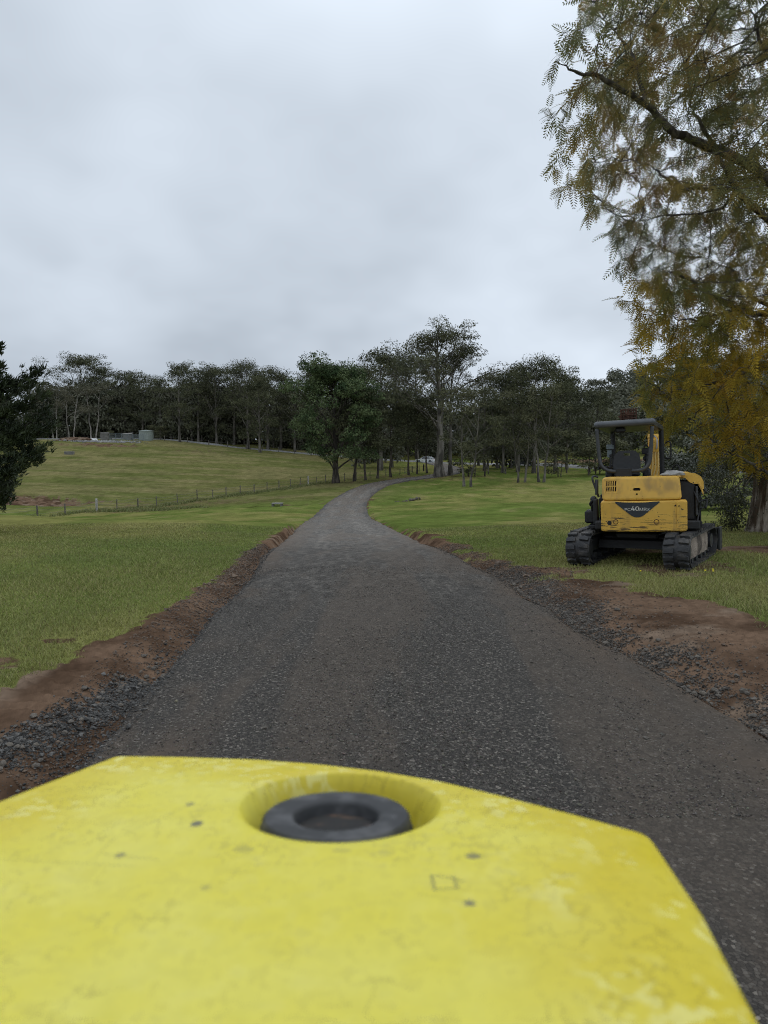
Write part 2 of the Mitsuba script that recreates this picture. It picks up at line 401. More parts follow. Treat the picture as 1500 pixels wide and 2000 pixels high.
EXC, ROLL = np.array([4.50, 12.15, .03]), math.radians(2.6)
CP = [(-3, 0, .16), (-8, 0, .2), (-3, 5, .12), (-6, 6, .16), (-3.2, 8, .08), (-3.2, 11, -.10), (-5.84, 12.3, -.04), (-3.6, 16, -.37), (-9.09, 19.2, -.49), (-4.4, 24, -.98), (-11.8, 25, -.75), (-7.1, 28, -.95), (-18, 30, -.9), (-9, 34, -1.7), (-16, 40, -2.2), (-28, 40, -2.3),
      (-34.3, 63, -4.75), (-29.7, 66, -4.68), (-25.4, 78.6, -4.81), (-19.8, 87.6, -4.38), (-14.2, 96.5, -3.98), (-9.3, 104.5, -3.64), (-10.7, 70, -3.75), (-14, 60, -3.5), (-8, 50, -2.8), (-6.5, 40, -2.3), (-22, 55, -3.9),
      (4, 0, .2), (8, 2, .28), (3.6, 6, .19), (5, 7, .21), (3.4, 8.6, .10), (2.9, 10.4, -.01), (2.6, 13.5, -.2), (2.2, 17, -.47), (4, 22, -.55), (1.5, 26, -1.1), (8.2, 45, -1.9), (3, 45, -2.3), (.5, 72, -3.5), (8, 60, -2.75), (10, 75, -3.1), (16.3, 90, -3.18), (6, 90, -3.35), (9.8, 18.5, -.27), (9, 12, .1), (14, 14, .1), (20, 20, -.2), (15, 35, -1.2), (30, 50, -1.7), (24, 75, -2.5),
      (31.8, 110, -2.35), (32.8, 130, -2.25), (45, 126, -2.5), (70, 112, -2.6), (18, 115, -2.8), (60, 60, -1.5), (-6.7, 103, -3.42), (8, 112, -2.85), (0, 118, -2.9),
      (-40, 85, -3.85), (-60, 85, -3.5), (-61, 130, -.8), (-40, 130, -1.0), (-20, 130, -1.9), (-5, 135, -2.6), (-56, 168, 3.2), (-80, 160, 3.0), (-36, 166, 1.5), (-50, 175, 3.25), (-35, 176, 1.2), (-19.6, 171, .1), (0, 168, -1.4), (11, 164, -2.0), (25, 152, -2.2),
      (-90, 190, 3.6), (-60, 200, 3.6), (-30, 200, 2.2), (0, 200, -.5), (30, 190, -1.2), (40, 150, -.9), (60, 140, -1.2), (-60, 40, -3), (-90, 90, -2.5), (-130, 160, 2.5), (100, 100, -1), (110, 40, -.5), (-60, 0, -.5), (60, 0, .3), (0, -60, .5), (-60, -60, 0), (60, -60, .6), (-160, 20, -2), (0, 260, 2), (-120, 260, 6)]
for sx, sy in ((-1, -1), (1, -1), (-1, 1), (1, 1), (0, 0), (0, 1), (0, -1)):
    a = math.radians(36)
    lx, ly = sx * .95, sy * 1.15
    CP.append((EXC[0] + lx * math.cos(a) + ly * math.sin(a), EXC[1] - lx * math.sin(a) + ly * math.cos(a), EXC[2] + lx * math.tan(ROLL)))
CP = np.array(CP, float)
for i in range(0, len(RC), 12):
    if RC[i, 1] > 30:
        CP = np.vstack([CP, RC[i] - [0, 0, .04]])
RBF = RBFInterpolator(CP[:, :2], CP[:, 2], kernel='linear', smoothing=.02, neighbors=60)


def hills(x, y):
    """the wooded ridge behind on the right, and rising ground far off"""
    r = np.hypot(x, y)
    b = 25 * np.exp(-(((x - 150) / 95) ** 2 + ((y - 345) / 95) ** 2)) + 28 * np.exp(-(((x - 320) / 140) ** 2 + ((y - 300) / 130) ** 2))
    return np.where(r > 150, b * np.clip((r - 150) / 60, 0, 1), 0)


def lawn_z(xy):
    xy = np.asarray(xy, float)
    r = np.linalg.norm(xy, axis=1)
    k = np.minimum(1, 270 / np.maximum(r, 1e-9))
    z = RBF(xy * k[:, None])
    return z + hills(xy[:, 0], xy[:, 1])


def bank_width(y, side):
    near = np.clip((16 - y) / 10, 0, 1)
    return np.where(side > 0, .30 + .55 * near, .22 + .26 * near)


def half_width(y):
    return 2.08 + .42 * np.clip((7.5 - y) / 3.5, 0, 1) * .6 - .17 * np.clip((y - 30) / 20, 0, 1)


def ground_z(xy, detail=True):
    xy = np.asarray(xy, float)
    z = lawn_z(xy)
    d, i = road_frame(xy)
    hw, bw = half_width(xy[:, 1]), bank_width(xy[:, 1], d)
    t = np.clip((np.abs(d) - hw + .02) / bw, 0, 1)
    t = t * t * (3 - 2 * t)
    rz = RC[i, 2]
    out = (rz - .07) * (1 - t) + z * t
    if detail:
        r = np.linalg.norm(xy, axis=1)
        p3 = np.c_[xy, xy[:, :1] * 0]
        out = out + (meshkit.fbm(p3 * .5, 3, 2) - .5) * .10 * np.clip(r / 30, .1, 3) * t
        s, rib = soil_mask(xy, d)
        near = np.clip((26 - r) / 8, 0, 1)
        out = out + s * np.clip((15 - r) / 6, 0, 1) * ((meshkit.fbm(p3 * 4.5, 3, 5) - .5) * np.where(d > 0, .05, .02)) + s * np.clip((11 - r) / 4, 0, 1) * (meshkit.fbm(p3 * 15, 3, 6) - .5) * .05
        out = out + rib * np.clip((9 - r) / 2, 0, 1) * .016 * np.sin(2 * np.pi * (xy[:, 1] * 5.2 + xy[:, 0] * 1.6 + 1.3 * meshkit.noise(p3 * 2, 3)))
        # windrow of rubble along the right bank
        w = np.exp(-((d - hw - .30) / .22) ** 2) * np.clip((10.5 - xy[:, 1]) / 3, 0, 1) * (d > 0)
        out = out + w * (.045 + .08 * (meshkit.fbm(p3 * 4, 3, 9) - .5))
        # swale and culvert across the valley, water-hole bank in the paddock
        sw = np.exp(-((xy[:, 1] - 71 - .16 * xy[:, 0]) / 1.6) ** 2) * np.clip((np.abs(d) - 2.2) / 1.5, 0, 1) * np.clip((22 - np.abs(d)) / 8, 0, 1)
        out = out - .45 * sw
        wh = np.clip((xy[:, 0] + 60) / 6, 0, 1) * np.clip((-33 - xy[:, 0]) / 3, 0, 1)
        out = out - .8 * wh * np.exp(-((xy[:, 1] - 80) / 2.2) ** 2) + .25 * wh * np.exp(-((xy[:, 1] - 84.5) / 1.5) ** 2)
    return out


def soil_mask(xy, d):
    x, y = xy[:, 0], xy[:, 1]
    p3 = np.c_[xy, x * 0]
    n = meshkit.fbm(p3 * 1.3, 4, 21) - .5
    n2 = meshkit.fbm(p3 * 6, 3, 22) - .5
    hw = half_width(y)
    e = np.abs(d) - hw
    wl = np.interp(y, [4, 5.5, 7.5, 11, 16, 24, 31], [1.15, .92, .56, .42, .38, .34, .1]) * np.clip((34 - y) / 8, 0, 1)
    wr = (np.interp(y, [4, 6, 8, 10, 12.5, 15, 20, 26], [2.7, 2.2, 1.55, 1.05, .6, .42, .36, .25])) * np.clip((30 - y) / 6, 0, 1)
    w = np.where(d > 0, wr, wl)
    s = np.clip((w + n * np.where(d > 0, 1.5, .22) + n2 * np.where(d > 0, .45, .30) - e) / np.where(d > 0, .38, .2) + .5, 0, 1)
    s = np.where(y > -12, s, 0)
    rib = np.where(d < 0, np.clip((e - .25) / .1, 0, 1) * np.clip((1.15 - e) / .1, 0, 1), 0) * (y < 9)
    # bare scars: left lawn, under the digger, dug patch beside it, paddock
    def scar(cx, cy, rx, ry, k=1.0, f=2.):
        return k * np.clip(1.25 - np.hypot((x - cx) / rx, (y - cy) / ry) + f * n + .6 * n2, 0, 1)
    a = np.maximum.reduce([scar(-3.42, 6.0, .34, .22, .8), scar(-3.15, 6.75, .22, .12, .6), scar(4.3, 11.3, 1.3, .9, .75), scar(7.1, 13.4, 1.0, .75), scar(7.6, 12.3, .9, .35, .8), scar(4.9, 13.6, .8, 1.3, .6),
                           scar(-42, 81.0, 13, 2.6, 1, 1.), scar(-20, 80, 16, 7, .45, 2.), scar(-28, 71.5, 8, 1.1, .6, 2.), scar(-62, 155, 10, 3.5, .8), scar(-40, 152, 9, 5, .5), scar(-6, 70.2, 5, 1.0, .7), scar(1.5, 71.8, 3.2, .8, .9), scar(52, 146, 26, 9, 1.0, 1.), scar(5, 110, 12, 9, .5), scar(18, 104, 8, 8, .35), scar(-8, 104, 7, 4, .5)])
    return np.maximum(s, np.clip(a, 0, 1)), rib


def make_ground():
    r = [1.0, 2.2, 3.0]
    while r[-1] < 420:
        r.append(r[-1] * (1.0115 if r[-1] < 40 else 1.02))
    while r[-1] < 4000:
        r.append(r[-1] * 1.25)
    r = np.array(r)
    a = np.concatenate([np.arange(-33, 33, .22), np.arange(33, 327, 4.9)])
    a = np.radians(a)
    A, R = np.meshgrid(a, r)
    xy = np.stack([R * np.sin(A), R * np.cos(A)], -1).reshape(-1, 2)
    z = ground_z(xy)
    d, _ = road_frame(xy)
    s, _ = soil_mask(xy, d)
    na, nr = len(a), len(r)
    i, k = np.meshgrid(np.arange(nr - 1), np.arange(na), indexing='ij')
    q = np.stack([i * na + k, (i + 1) * na + k, (i + 1) * na + (k + 1) % na, i * na + (k + 1) % na], -1).reshape(-1, 4)
    V = np.c_[xy, z]
    V = np.vstack([V, [0, 0, -.07]])
    k = np.arange(na)
    F = np.vstack([q[:, [0, 1, 2]], q[:, [0, 2, 3]], np.stack([k * 0 + len(V) - 1, k, (k + 1) % na], 1)])[:, ::-1]
    s = np.append(s, 1)
    structure('ground', (V, F), 'm_ground', 'mown green lawns and rough paddock rolling down into a shallow valley', uv=np.c_[s, s * 0])


make_ground()


def make_road():
    u = np.linspace(-1, 1, 45)
    ys = []
    acc = np.r_[0, np.cumsum(np.linalg.norm(np.diff(RC[:, :2], axis=0), axis=1))]
    s = [0.]
    while s[-1] < acc[-1]:
        y = np.interp(s[-1], acc, RC[:, 1])
        s.append(s[-1] + np.clip(.012 * max(y, 3), .06, .9))
    s = np.array(s)
    c = np.stack([np.interp(s, acc, RC[:, k]) for k in range(3)], 1)
    t = np.stack([np.interp(s, acc, RTAN[:, k]) for k in range(2)], 1)
    nrm = np.stack([t[:, 1], -t[:, 0]], 1)
    hw = half_width(c[:, 1]) + .05
    wob = lambda k: (meshkit.fbm(np.c_[s * .9, s * 0 + k, s * 0], 4, 30) - .5) * .20
    L, Rr = -hw + wob(0), hw + wob(5)
    off = (L[:, None] + Rr[:, None]) / 2 + (Rr - L)[:, None] / 2 * u
    xy = c[:, None, :2] + nrm[:, None] * off[..., None]
    p3 = np.concatenate([xy, 0 * xy[..., :1]], -1)
    z = c[:, None, 2] + .035 * (1 - u ** 2) + (meshkit.fbm(p3 * .8, 3, 4) - .5) * .05 + (meshkit.fbm(p3 * 6, 3, 5) - .5) * .022
    ed = np.clip((np.abs(u) - .94) / .06, 0, 1)
    z = z - .10 * ed ** 1.5
    ny, nx = off.shape
    i, k = np.meshgrid(np.arange(ny - 1), np.arange(nx - 1), indexing='ij')
    q = np.stack([i * nx + k, i * nx + k + 1, (i + 1) * nx + k + 1, (i + 1) * nx + k], -1).reshape(-1, 4)
    V = np.concatenate([xy, z[..., None]], -1).reshape(-1, 3)
    structure('road', (V, q), 'm_road', 'dark crushed gravel driveway curving down across the lawns to the trees', uv=np.c_[off.reshape(-1), np.repeat(s, nx)])
    return V.reshape(ny, nx, 3), off


ROADV, ROADOFF = make_road()
ROADTREE = cKDTree(ROADV.reshape(-1, 3)[:, :2])


def surf_z(xy):
    g = ground_z(xy)
    dd, i = ROADTREE.query(xy)
    return np.where(dd < .12, np.maximum(ROADV.reshape(-1, 3)[i, 2], g), g)


PUB = smooth_path([(-140, 190, 3.4), (-75, 182, 3.5), (-50, 175, 3.3), (-35, 175, 1.3), (-19.6, 171, .15), (0, 168, -1.35), (11, 164, -1.95), (25, 152, -2.15), (33, 140, -2.25), (45, 127, -2.45), (70, 112, -2.55), (120, 95, -1.2)], 14)


def make_public():
    t = unit(np.gradient(PUB, axis=0) * [1, 1, 0])
    nrm = np.stack([t[:, 1], -t[:, 0]], 1)
    u = np.linspace(-3.2, 3.2, 7)
    xy = PUB[:, None, :2] + nrm[:, None] * u[:, None]
    z = np.maximum(ground_z(xy.reshape(-1, 2)).reshape(xy.shape[:2]) + .10, PUB[:, None, 2] * 0 - 50)
    z = np.max(z, 1, keepdims=True) + 0 * z
    z[:, [0, -1]] -= .5
    ny, nx = z.shape
    i, k = np.meshgrid(np.arange(ny - 1), np.arange(nx - 1), indexing='ij')
    q = np.stack([i * nx + k, i * nx + k + 1, (i + 1) * nx + k + 1, (i + 1) * nx + k], -1).reshape(-1, 4)
    structure('public_road', (np.concatenate([xy, z[..., None]], -1).reshape(-1, 3), q), 'm_public', 'pale sealed road running behind the paddock and between the trees')


make_public()
PUBTREE = cKDTree(PUB[:, :2])


def gz(x, y):
    return float(ground_z(np.array([[x, y]]))[0])


# ------------------------------------------------------------------ loose stone
def make_gravel():
    r = np.random.default_rng(3)
    n = 62000
    y = 3.6 + 9.4 * r.random(n) ** 1.5
    x = r.uniform(-2.5, 3.0, n)
    xy = np.c_[x, y]
    d, i = ROADTREE.query(xy)
    off = ROADOFF.reshape(-1)[i]
    ok = (d < .1) & (np.abs(off) < 2.3)
    patch = meshkit.fbm(np.c_[xy * [1.1, .35], x * 0], 4, 40)
    ok &= r.random(n) < np.clip((patch - .30) * 4, .12, 1) * np.where(xy[:, 0] > 1.0, .45, 1)
    xy, i = xy[ok], i[ok]
    size = .0045 * np.exp(r.normal(0, .38, len(xy))) + .002
    z = ROADV.reshape(-1, 3)[i, 2] + size * .25
    b = r.random(len(xy))
    tone = (.038 + .105 * b ** 2.4)[:, None] * np.array([1.12, .97, .80]) * r.uniform(.9, 1.1, (len(xy), 3))
    m, col = stones(np.c_[xy, z], size, r, tone)
    key = part('road', 'gravel', m, 'm_stone', False, color=col)
    labels[key] = {'label': 'loose dark crushed stone covering the driveway', 'kind': 'stuff'}
    # windrows of coarser rubble: left corner, right bank
    P, S = [], []
    n = 9000
    y = r.uniform(4.1, 6.0, n)
    dl = -(half_width(y) + .10 + .24 * np.clip((5.9 - y) / 1.4, -.2, 1.3) + r.normal(0, .085, n))
    nr_ = 56000
    yr = 3.8 + 9.2 * r.random(nr_) ** 1.1
    dr_ = half_width(yr) + np.abs(r.normal(.18, .20, nr_)) + .03
    ys_ = 3.7 + 14 * r.random(9000) ** 1.3
    ds_ = np.where(r.random(9000) < .6, -1, 1) * (half_width(ys_) - .12 + np.abs(r.normal(0, .22, 9000)))
    yy, dd = np.r_[y, yr, ys_], np.r_[dl, dr_, ds_]
    cx = np.interp(yy, RC[:, 1], RC[:, 0])
    xy = np.c_[cx + dd, yy]
    pn = meshkit.fbm(np.c_[xy * 1.4, yy * 0], 3, 50)
    keep = (r.random(len(xy)) < np.clip((pn - .31) * 5, .05, 1)) | (dd < 0)
    xy, dd = xy[keep], dd[keep]
    size = np.where(dd < 0, .0080, .0074) * np.exp(r.normal(0, .42, len(xy)))
    b = r.random(len(xy))
    tone = np.where((dd < 0)[:, None], (.03 + .10 * b ** 2)[:, None] * np.array([1.03, .98, .90]), (.035 + .10 * b ** 1.7)[:, None] * np.array([1.06, .92, .77]))
    m, col = stones(np.c_[xy, surf_z(xy) + size * .35], size, r, tone)
    key = part('ground', 'rubble', m, 'm_stone', False, color=col)
    labels[key] = {'label': 'broken stone heaped along both edges of the driveway', 'kind': 'stuff'}
    n = 26000
    y = 4 + 14 * r.random(n) ** 1.3
    sd = np.where(r.random(n) < .45, -1, 1)
    dd = half_width(y) + np.where(sd < 0, r.uniform(.04, .50, n), np.abs(r.normal(.3, .45, n)))
    xy = np.c_[np.interp(y, RC[:, 1], RC[:, 0]) + sd * dd, y]
    sm, _ = soil_mask(xy, sd * dd)
    xy = xy[r.random(n) < sm]
    size = .0065 * np.exp(r.normal(0, .5, len(xy))) * np.clip(xy[:, 1] / 7, .8, 1.5)
    tone = r.uniform(.6, 1.3, (len(xy), 1)) * np.array([.122, .086, .060])
    m, col = stones(np.c_[xy, surf_z(xy) + size * .3], size, r, tone)
    key = part('ground', 'clods', m, 'm_stone', False, color=col)
    labels[key] = {'label': 'crumbled brown clods on the cut earth edges', 'kind': 'stuff'}
    # stones large enough to be picked out one by one
    big = []
    for k in range(70):
        yv = r.uniform(3.9, 6.6)
        big.append((np.interp(yv, RC[:, 1], RC[:, 0]) - half_width(yv) - .10 - .24 * (5.9 - min(yv, 6.1)) / 1.4 - r.normal(0, .09), yv, r.uniform(.014, .028)))
    for k in range(110):
        yv = 4.4 + 7 * r.random() ** 1.3
        big.append((np.interp(yv, RC[:, 1], RC[:, 0]) + half_width(yv) + abs(r.normal(.12, .16)) + .03, yv, r.uniform(.014, .034) * (.7 + yv / 20)))
    for k in range(26):
        big.append((r.uniform(-1.6, 2.2), r.uniform(3.8, 8), r.uniform(.012, .02)))
    big = np.array(big)
    zz = surf_z(big[:, :2])
    for (x, y, s), z in zip(big, zz):
        q = np.asarray(ICO.vertices) * r.uniform(.72, 1.2, (12, 1)) * [s * r.uniform(.9, 1.3), s, s * r.uniform(.55, .8)]
        a = r.uniform(0, 6.3)
        q = q @ np.array([[math.cos(a), -math.sin(a), 0], [math.sin(a), math.cos(a), 0], [0, 0, 1]]) + [x, y, z + s * .3]
        on_road = abs(x - np.interp(y, RC[:, 1], RC[:, 0])) < 1.9
        part('road' if on_road else 'ground', 'stone', trimesh.Trimesh(q, ICO.faces, process=False), 'm_rock')


make_gravel()


# ------------------------------------------------------------------ grass
def make_grass():
    r = np.random.default_rng(4)

    def blades(xy, h, w, cols):
        z = ground_z(xy)
        n = len(xy)
        a = r.uniform(0, 2 * np.pi, n)
        s = np.c_[np.cos(a), np.sin(a), 0 * a]
        lean = r.normal(0, .45, (n, 2))
        base = np.c_[xy, z - .004]
        V = np.stack([base - s * w[:, None] / 2, base + s * w[:, None] / 2, base + np.c_[lean * h[:, None], h]], 1).reshape(-1, 3)
        return (V, np.arange(3 * n).reshape(-1, 3)), np.repeat(cols, 3, 0)
    n = 680000
    ang = np.radians(r.uniform(-41, 41, n))
    rad = 4.6 * (27 / 4.6) ** (r.random(n) ** .80)
    xy = np.c_[rad * np.sin(ang), rad * np.cos(ang)]
    d, _ = road_frame(xy)
    e = np.abs(d) - half_width(xy[:, 1])
    s, _ = soil_mask(xy, d)
    ok = (e > .12) & (r.random(n) > s * 1.12 - .04)
    xy, rad, s = xy[ok], rad[ok], s[ok]
    p3 = np.c_[xy, xy[:, :1] * 0]
    tall = meshkit.fbm(p3 * .8, 3, 60)
    right = xy[:, 0] > 2
    h = (.022 + .035 * r.random(len(xy))) * (1 + .8 * (tall - .4)) * np.where(right & (rad < 13.5), 1.45, 1) * (1 - .45 * s)
    w = .0030 + .00042 * rad
    mixv = np.clip(meshkit.fbm(p3 * np.array([.5, .28, 1]), 3, 61) * 1.7 - .38 + r.normal(0, .22, len(xy)), 0, 1)[:, None]
    col = np.array([.180, .228, .058]) * (1 - mixv) + np.array([.32, .295, .105]) * mixv
    dry = (r.random(len(xy)) < .10 + .25 * s)[:, None]
    col = np.where(dry, np.array([.26, .21, .11]) * r.uniform(.6, 1.1, (len(xy), 1)), col) * r.uniform(.65, 1.3, (len(xy), 1))
    m, c = blades(xy, h, w, col)
    single('grass', m, 'm_blade', 'short mown lawn grass on both sides of the driveway', 'grass', kind='stuff', color=c)
    # rough tall grass: along the fence line and the swale
    P, H, CC = [], [], []
    for t in r.random(1100) ** .7:
        k = r.random()
        q = np.array([-35 + 27 * t, 63 + 43 * t]) + r.normal(0, .5, 2)
        P.append(q)
    for _ in range(500):
        P.append(np.array([r.normal(-24, 2.6), r.normal(72.5, .7)]))
    P = np.repeat(np.array(P), 9, 0) + r.normal(0, .16, (len(P) * 9, 2))
    H = r.uniform(.10, .34, len(P))
    g = r.random((len(P), 1))
    col = np.array([.10, .145, .04]) * (1 - g) + np.array([.24, .215, .09]) * g
    m, c = blades(P, H, np.full(len(P), .06), col)
    single('tall_grass', m, 'm_blade', 'strip of rough unmown grass along the foot of the paddock fence', 'tall grass', kind='stuff', color=c)


make_grass()

# ------------------------------------------------------------------ trees
def tree_proto(seed, h, spread, clear, limbs, clump_r, leaves, leaf=(.46, .17), flat=.62, trunk_r=.28, lean=.04, dense=1.0, subs=(2, 4), multi=1, low=0.0, top=.80):
    """trunk(s) with limbs and branchlets, each branchlet carrying a drooping clump of leaves; returns (wood, foliage)"""
    r = np.random.default_rng(seed)
    W, ends = [], []
    for st in range(multi):
        a0 = r.uniform(0, 6.28)
        bx, by = (0, 0) if multi == 1 else (.35 * math.cos(a0 + st * 2.4), .35 * math.sin(a0 + st * 2.4))
        k = 9
        zt = np.linspace(-.35, h * top, k)
        path = np.c_[bx + np.cumsum(r.normal(bx * .25, lean, k)) * h * .09, by + np.cumsum(r.normal(by * .25, lean, k)) * h * .09, zt]
        rr = trunk_r / multi ** .5 * (1 - .80 * np.linspace(0, 1, k)) * (1 + .55 * np.exp(-np.linspace(0, 1, k) * 16))
        W.append(tube(smooth_path(path, 2), np.interp(np.linspace(0, 1, 2 * (k - 1) + 1), np.linspace(0, 1, k), rr), 7))
        L = limbs // multi
        for j in range(L):
            t = clear + (1 - clear) * (j + r.random() * .8) / L
            t = min(t, .99)
            p = np.array([np.interp(t, np.linspace(0, 1, k), path[:, q]) for q in range(3)])
            az = j * 2.4 + r.normal(0, .5) + a0
            el = math.radians(r.uniform(18, 48) + 26 * t)
            prof = math.sin(math.pi * min(1, .25 + .72 * (t - clear) / (1 - clear + 1e-6))) ** .7
            ln = spread * prof * r.uniform(.7, 1.15)
            ln = max(ln, spread * .3)
            d = np.array([math.cos(az) * math.cos(el), math.sin(az) * math.cos(el), math.sin(el)])
            mid = p + d * ln * .55 + [0, 0, .05 * ln]
            e = p + d * ln + r.normal(0, .12 * ln, 3) + [0, 0, .12 * ln]
            r0 = trunk_r * (.36 - .2 * t)
            W.append(tube(smooth_path([p, mid, e], 3), np.linspace(r0, r0 * .35, 7), 5, False))
            ends.append((e, 1.0))
            for q in range(r.integers(*subs)):
                s0 = p + (e - p) * r.uniform(.4, .85)
                a2 = az + r.normal(0, .9)
                e2 = s0 + np.array([math.cos(a2), math.sin(a2), r.uniform(.05, .8)]) * ln * r.uniform(.3, .6)
                W.append(tube([s0, (s0 + e2) / 2 + [0, 0, .1], e2], [r0 * .42, r0 * .3, r0 * .16], 4, False))
                ends.append((e2, r.uniform(.65, 1.0)))
        ends.append((path[-1] + [0, 0, h * (1 - top) * .4], 1.0))
    for _ in range(int(low)):
        az = r.uniform(0, 6.28)
        ends.append((np.array([math.cos(az), math.sin(az), 0]) * spread * r.uniform(.2, .8) + [0, 0, h * r.uniform(.10, clear + .1)], .8))
    V, F = [], []
    C, D = [], []
    for e, s in ends:
        n = int(leaves * s * dense)
        v = unit(r.normal(size=(n, 3)))
        rad = r.uniform(.25, 1, (n, 1)) ** .5
        v = v * rad
        v[:, 2] = np.where(v[:, 2] < 0, v[:, 2] * .55, v[:, 2])
        C.append(e + v * clump_r * s * np.array([1, 1, flat]) * r.uniform(.8, 1.2, 3))
        D.append(unit(v * [1, 1, .3]) + np.array([0, 0, -.8]) + r.normal(0, .55, (n, 3)))
    C, D = np.vstack(C), np.vstack(D)
    n = len(C)
    fol = cards(C, D, leaf[0] * r.uniform(.6, 1.3, n), leaf[1] * r.uniform(.6, 1.3, n), r)
    zmax = np.percentile(C[:, 2], 99.5)
    return cat_(W), fol, zmax


PROTO = {
    'mid': [tree_proto(100 + k, 20, 5.6, .22, 20, 1.65, 112, leaf=(.36, .15), trunk_r=.30, low=5, subs=(2, 5)) for k in range(3)],
    'big': [tree_proto(110 + k, 21, 7.6, .24, 23, 1.8, 122, leaf=(.37, .155), trunk_r=.40, low=5, subs=(2, 5)) for k in range(2)],
    'pale': [tree_proto(120 + k, 14, 3.6, .45, 9, 1.2, 110, leaf=(.31, .12), trunk_r=.22, lean=.10, multi=2) for k in range(2)],
    'airy': [tree_proto(130, 19, 5.6, .30, 14, 1.2, 75, leaf=(.32, .13), trunk_r=.26, lean=.08, low=3)],
    'tall': [tree_proto(140 + k, 24, 8.6, .36, 20, 1.5, 190, leaf=(.31, .125), flat=.75, trunk_r=.62, lean=.05, subs=(3, 6)) for k in range(2)],
    'road': [tree_proto(150 + k, 13, 3.3, .30, 15, 1.2, 130, leaf=(.29, .12), trunk_r=.16, lean=.08) for k in range(3)],
    'green': [tree_proto(160, 17, 6.4, .12, 40, 1.45, 230, leaf=(.32, .17), flat=.8, trunk_r=.46, subs=(2, 5), top=.86)],
    'thin': [tree_proto(170 + k, 13, 3.6, .30, 18, 1.1, 115, leaf=(.27, .11), trunk_r=.20, lean=.09, multi=2) for k in range(2)],
    'scrub': [tree_proto(180 + k, 3.4, 1.5, .12, 9, .62, 60, leaf=(.26, .10), trunk_r=.07, lean=.12, multi=2) for k in range(2)],
}
PLY = {}
for kind, ps in PROTO.items():
    bk = {'pale': 'm_bark_pale', 'tall': 'm_bark_grey', 'mid': 'm_bark_grey', 'airy': 'm_bark_grey', 'thin': 'm_bark_grey', 'big': 'm_bark_grey'}.get(kind, 'm_bark_dark')
    lf = {'pale': 'm_leaf_pale', 'green': 'm_leaf_green', 'tall': 'm_leaf_mid', 'airy': 'm_leaf_mid', 'thin': 'm_leaf_mid', 'scrub': 'm_leaf_mid'}.get(kind, 'm_leaf_dark')
    PLY[kind] = [(mikit.ply(w, bk, True), mikit.ply(f, lf, False), z) for w, f, z in ps]
TREE_N = {}


def put_tree(x, y, top, kind, label, name='gum_tree', group=None, wide=1.0, rot=None):
    k = TREE_N[kind] = TREE_N.get(kind, -1) + 1
    w, f, zm = PLY[kind][k % len(PLY[kind])]
    z = gz(x, y)
    s = (top - z) / zm
    M = T().translate([x, y, z]).rotate([0, 0, 1], (k * 97) % 360 if rot is None else rot).scale([s * wide, s * wide, s])
    t = thing(name, label, 'tree', group)
    part(t, 'trunk', w, None, M=M)
    part(t, 'crown', f, None, M=M)


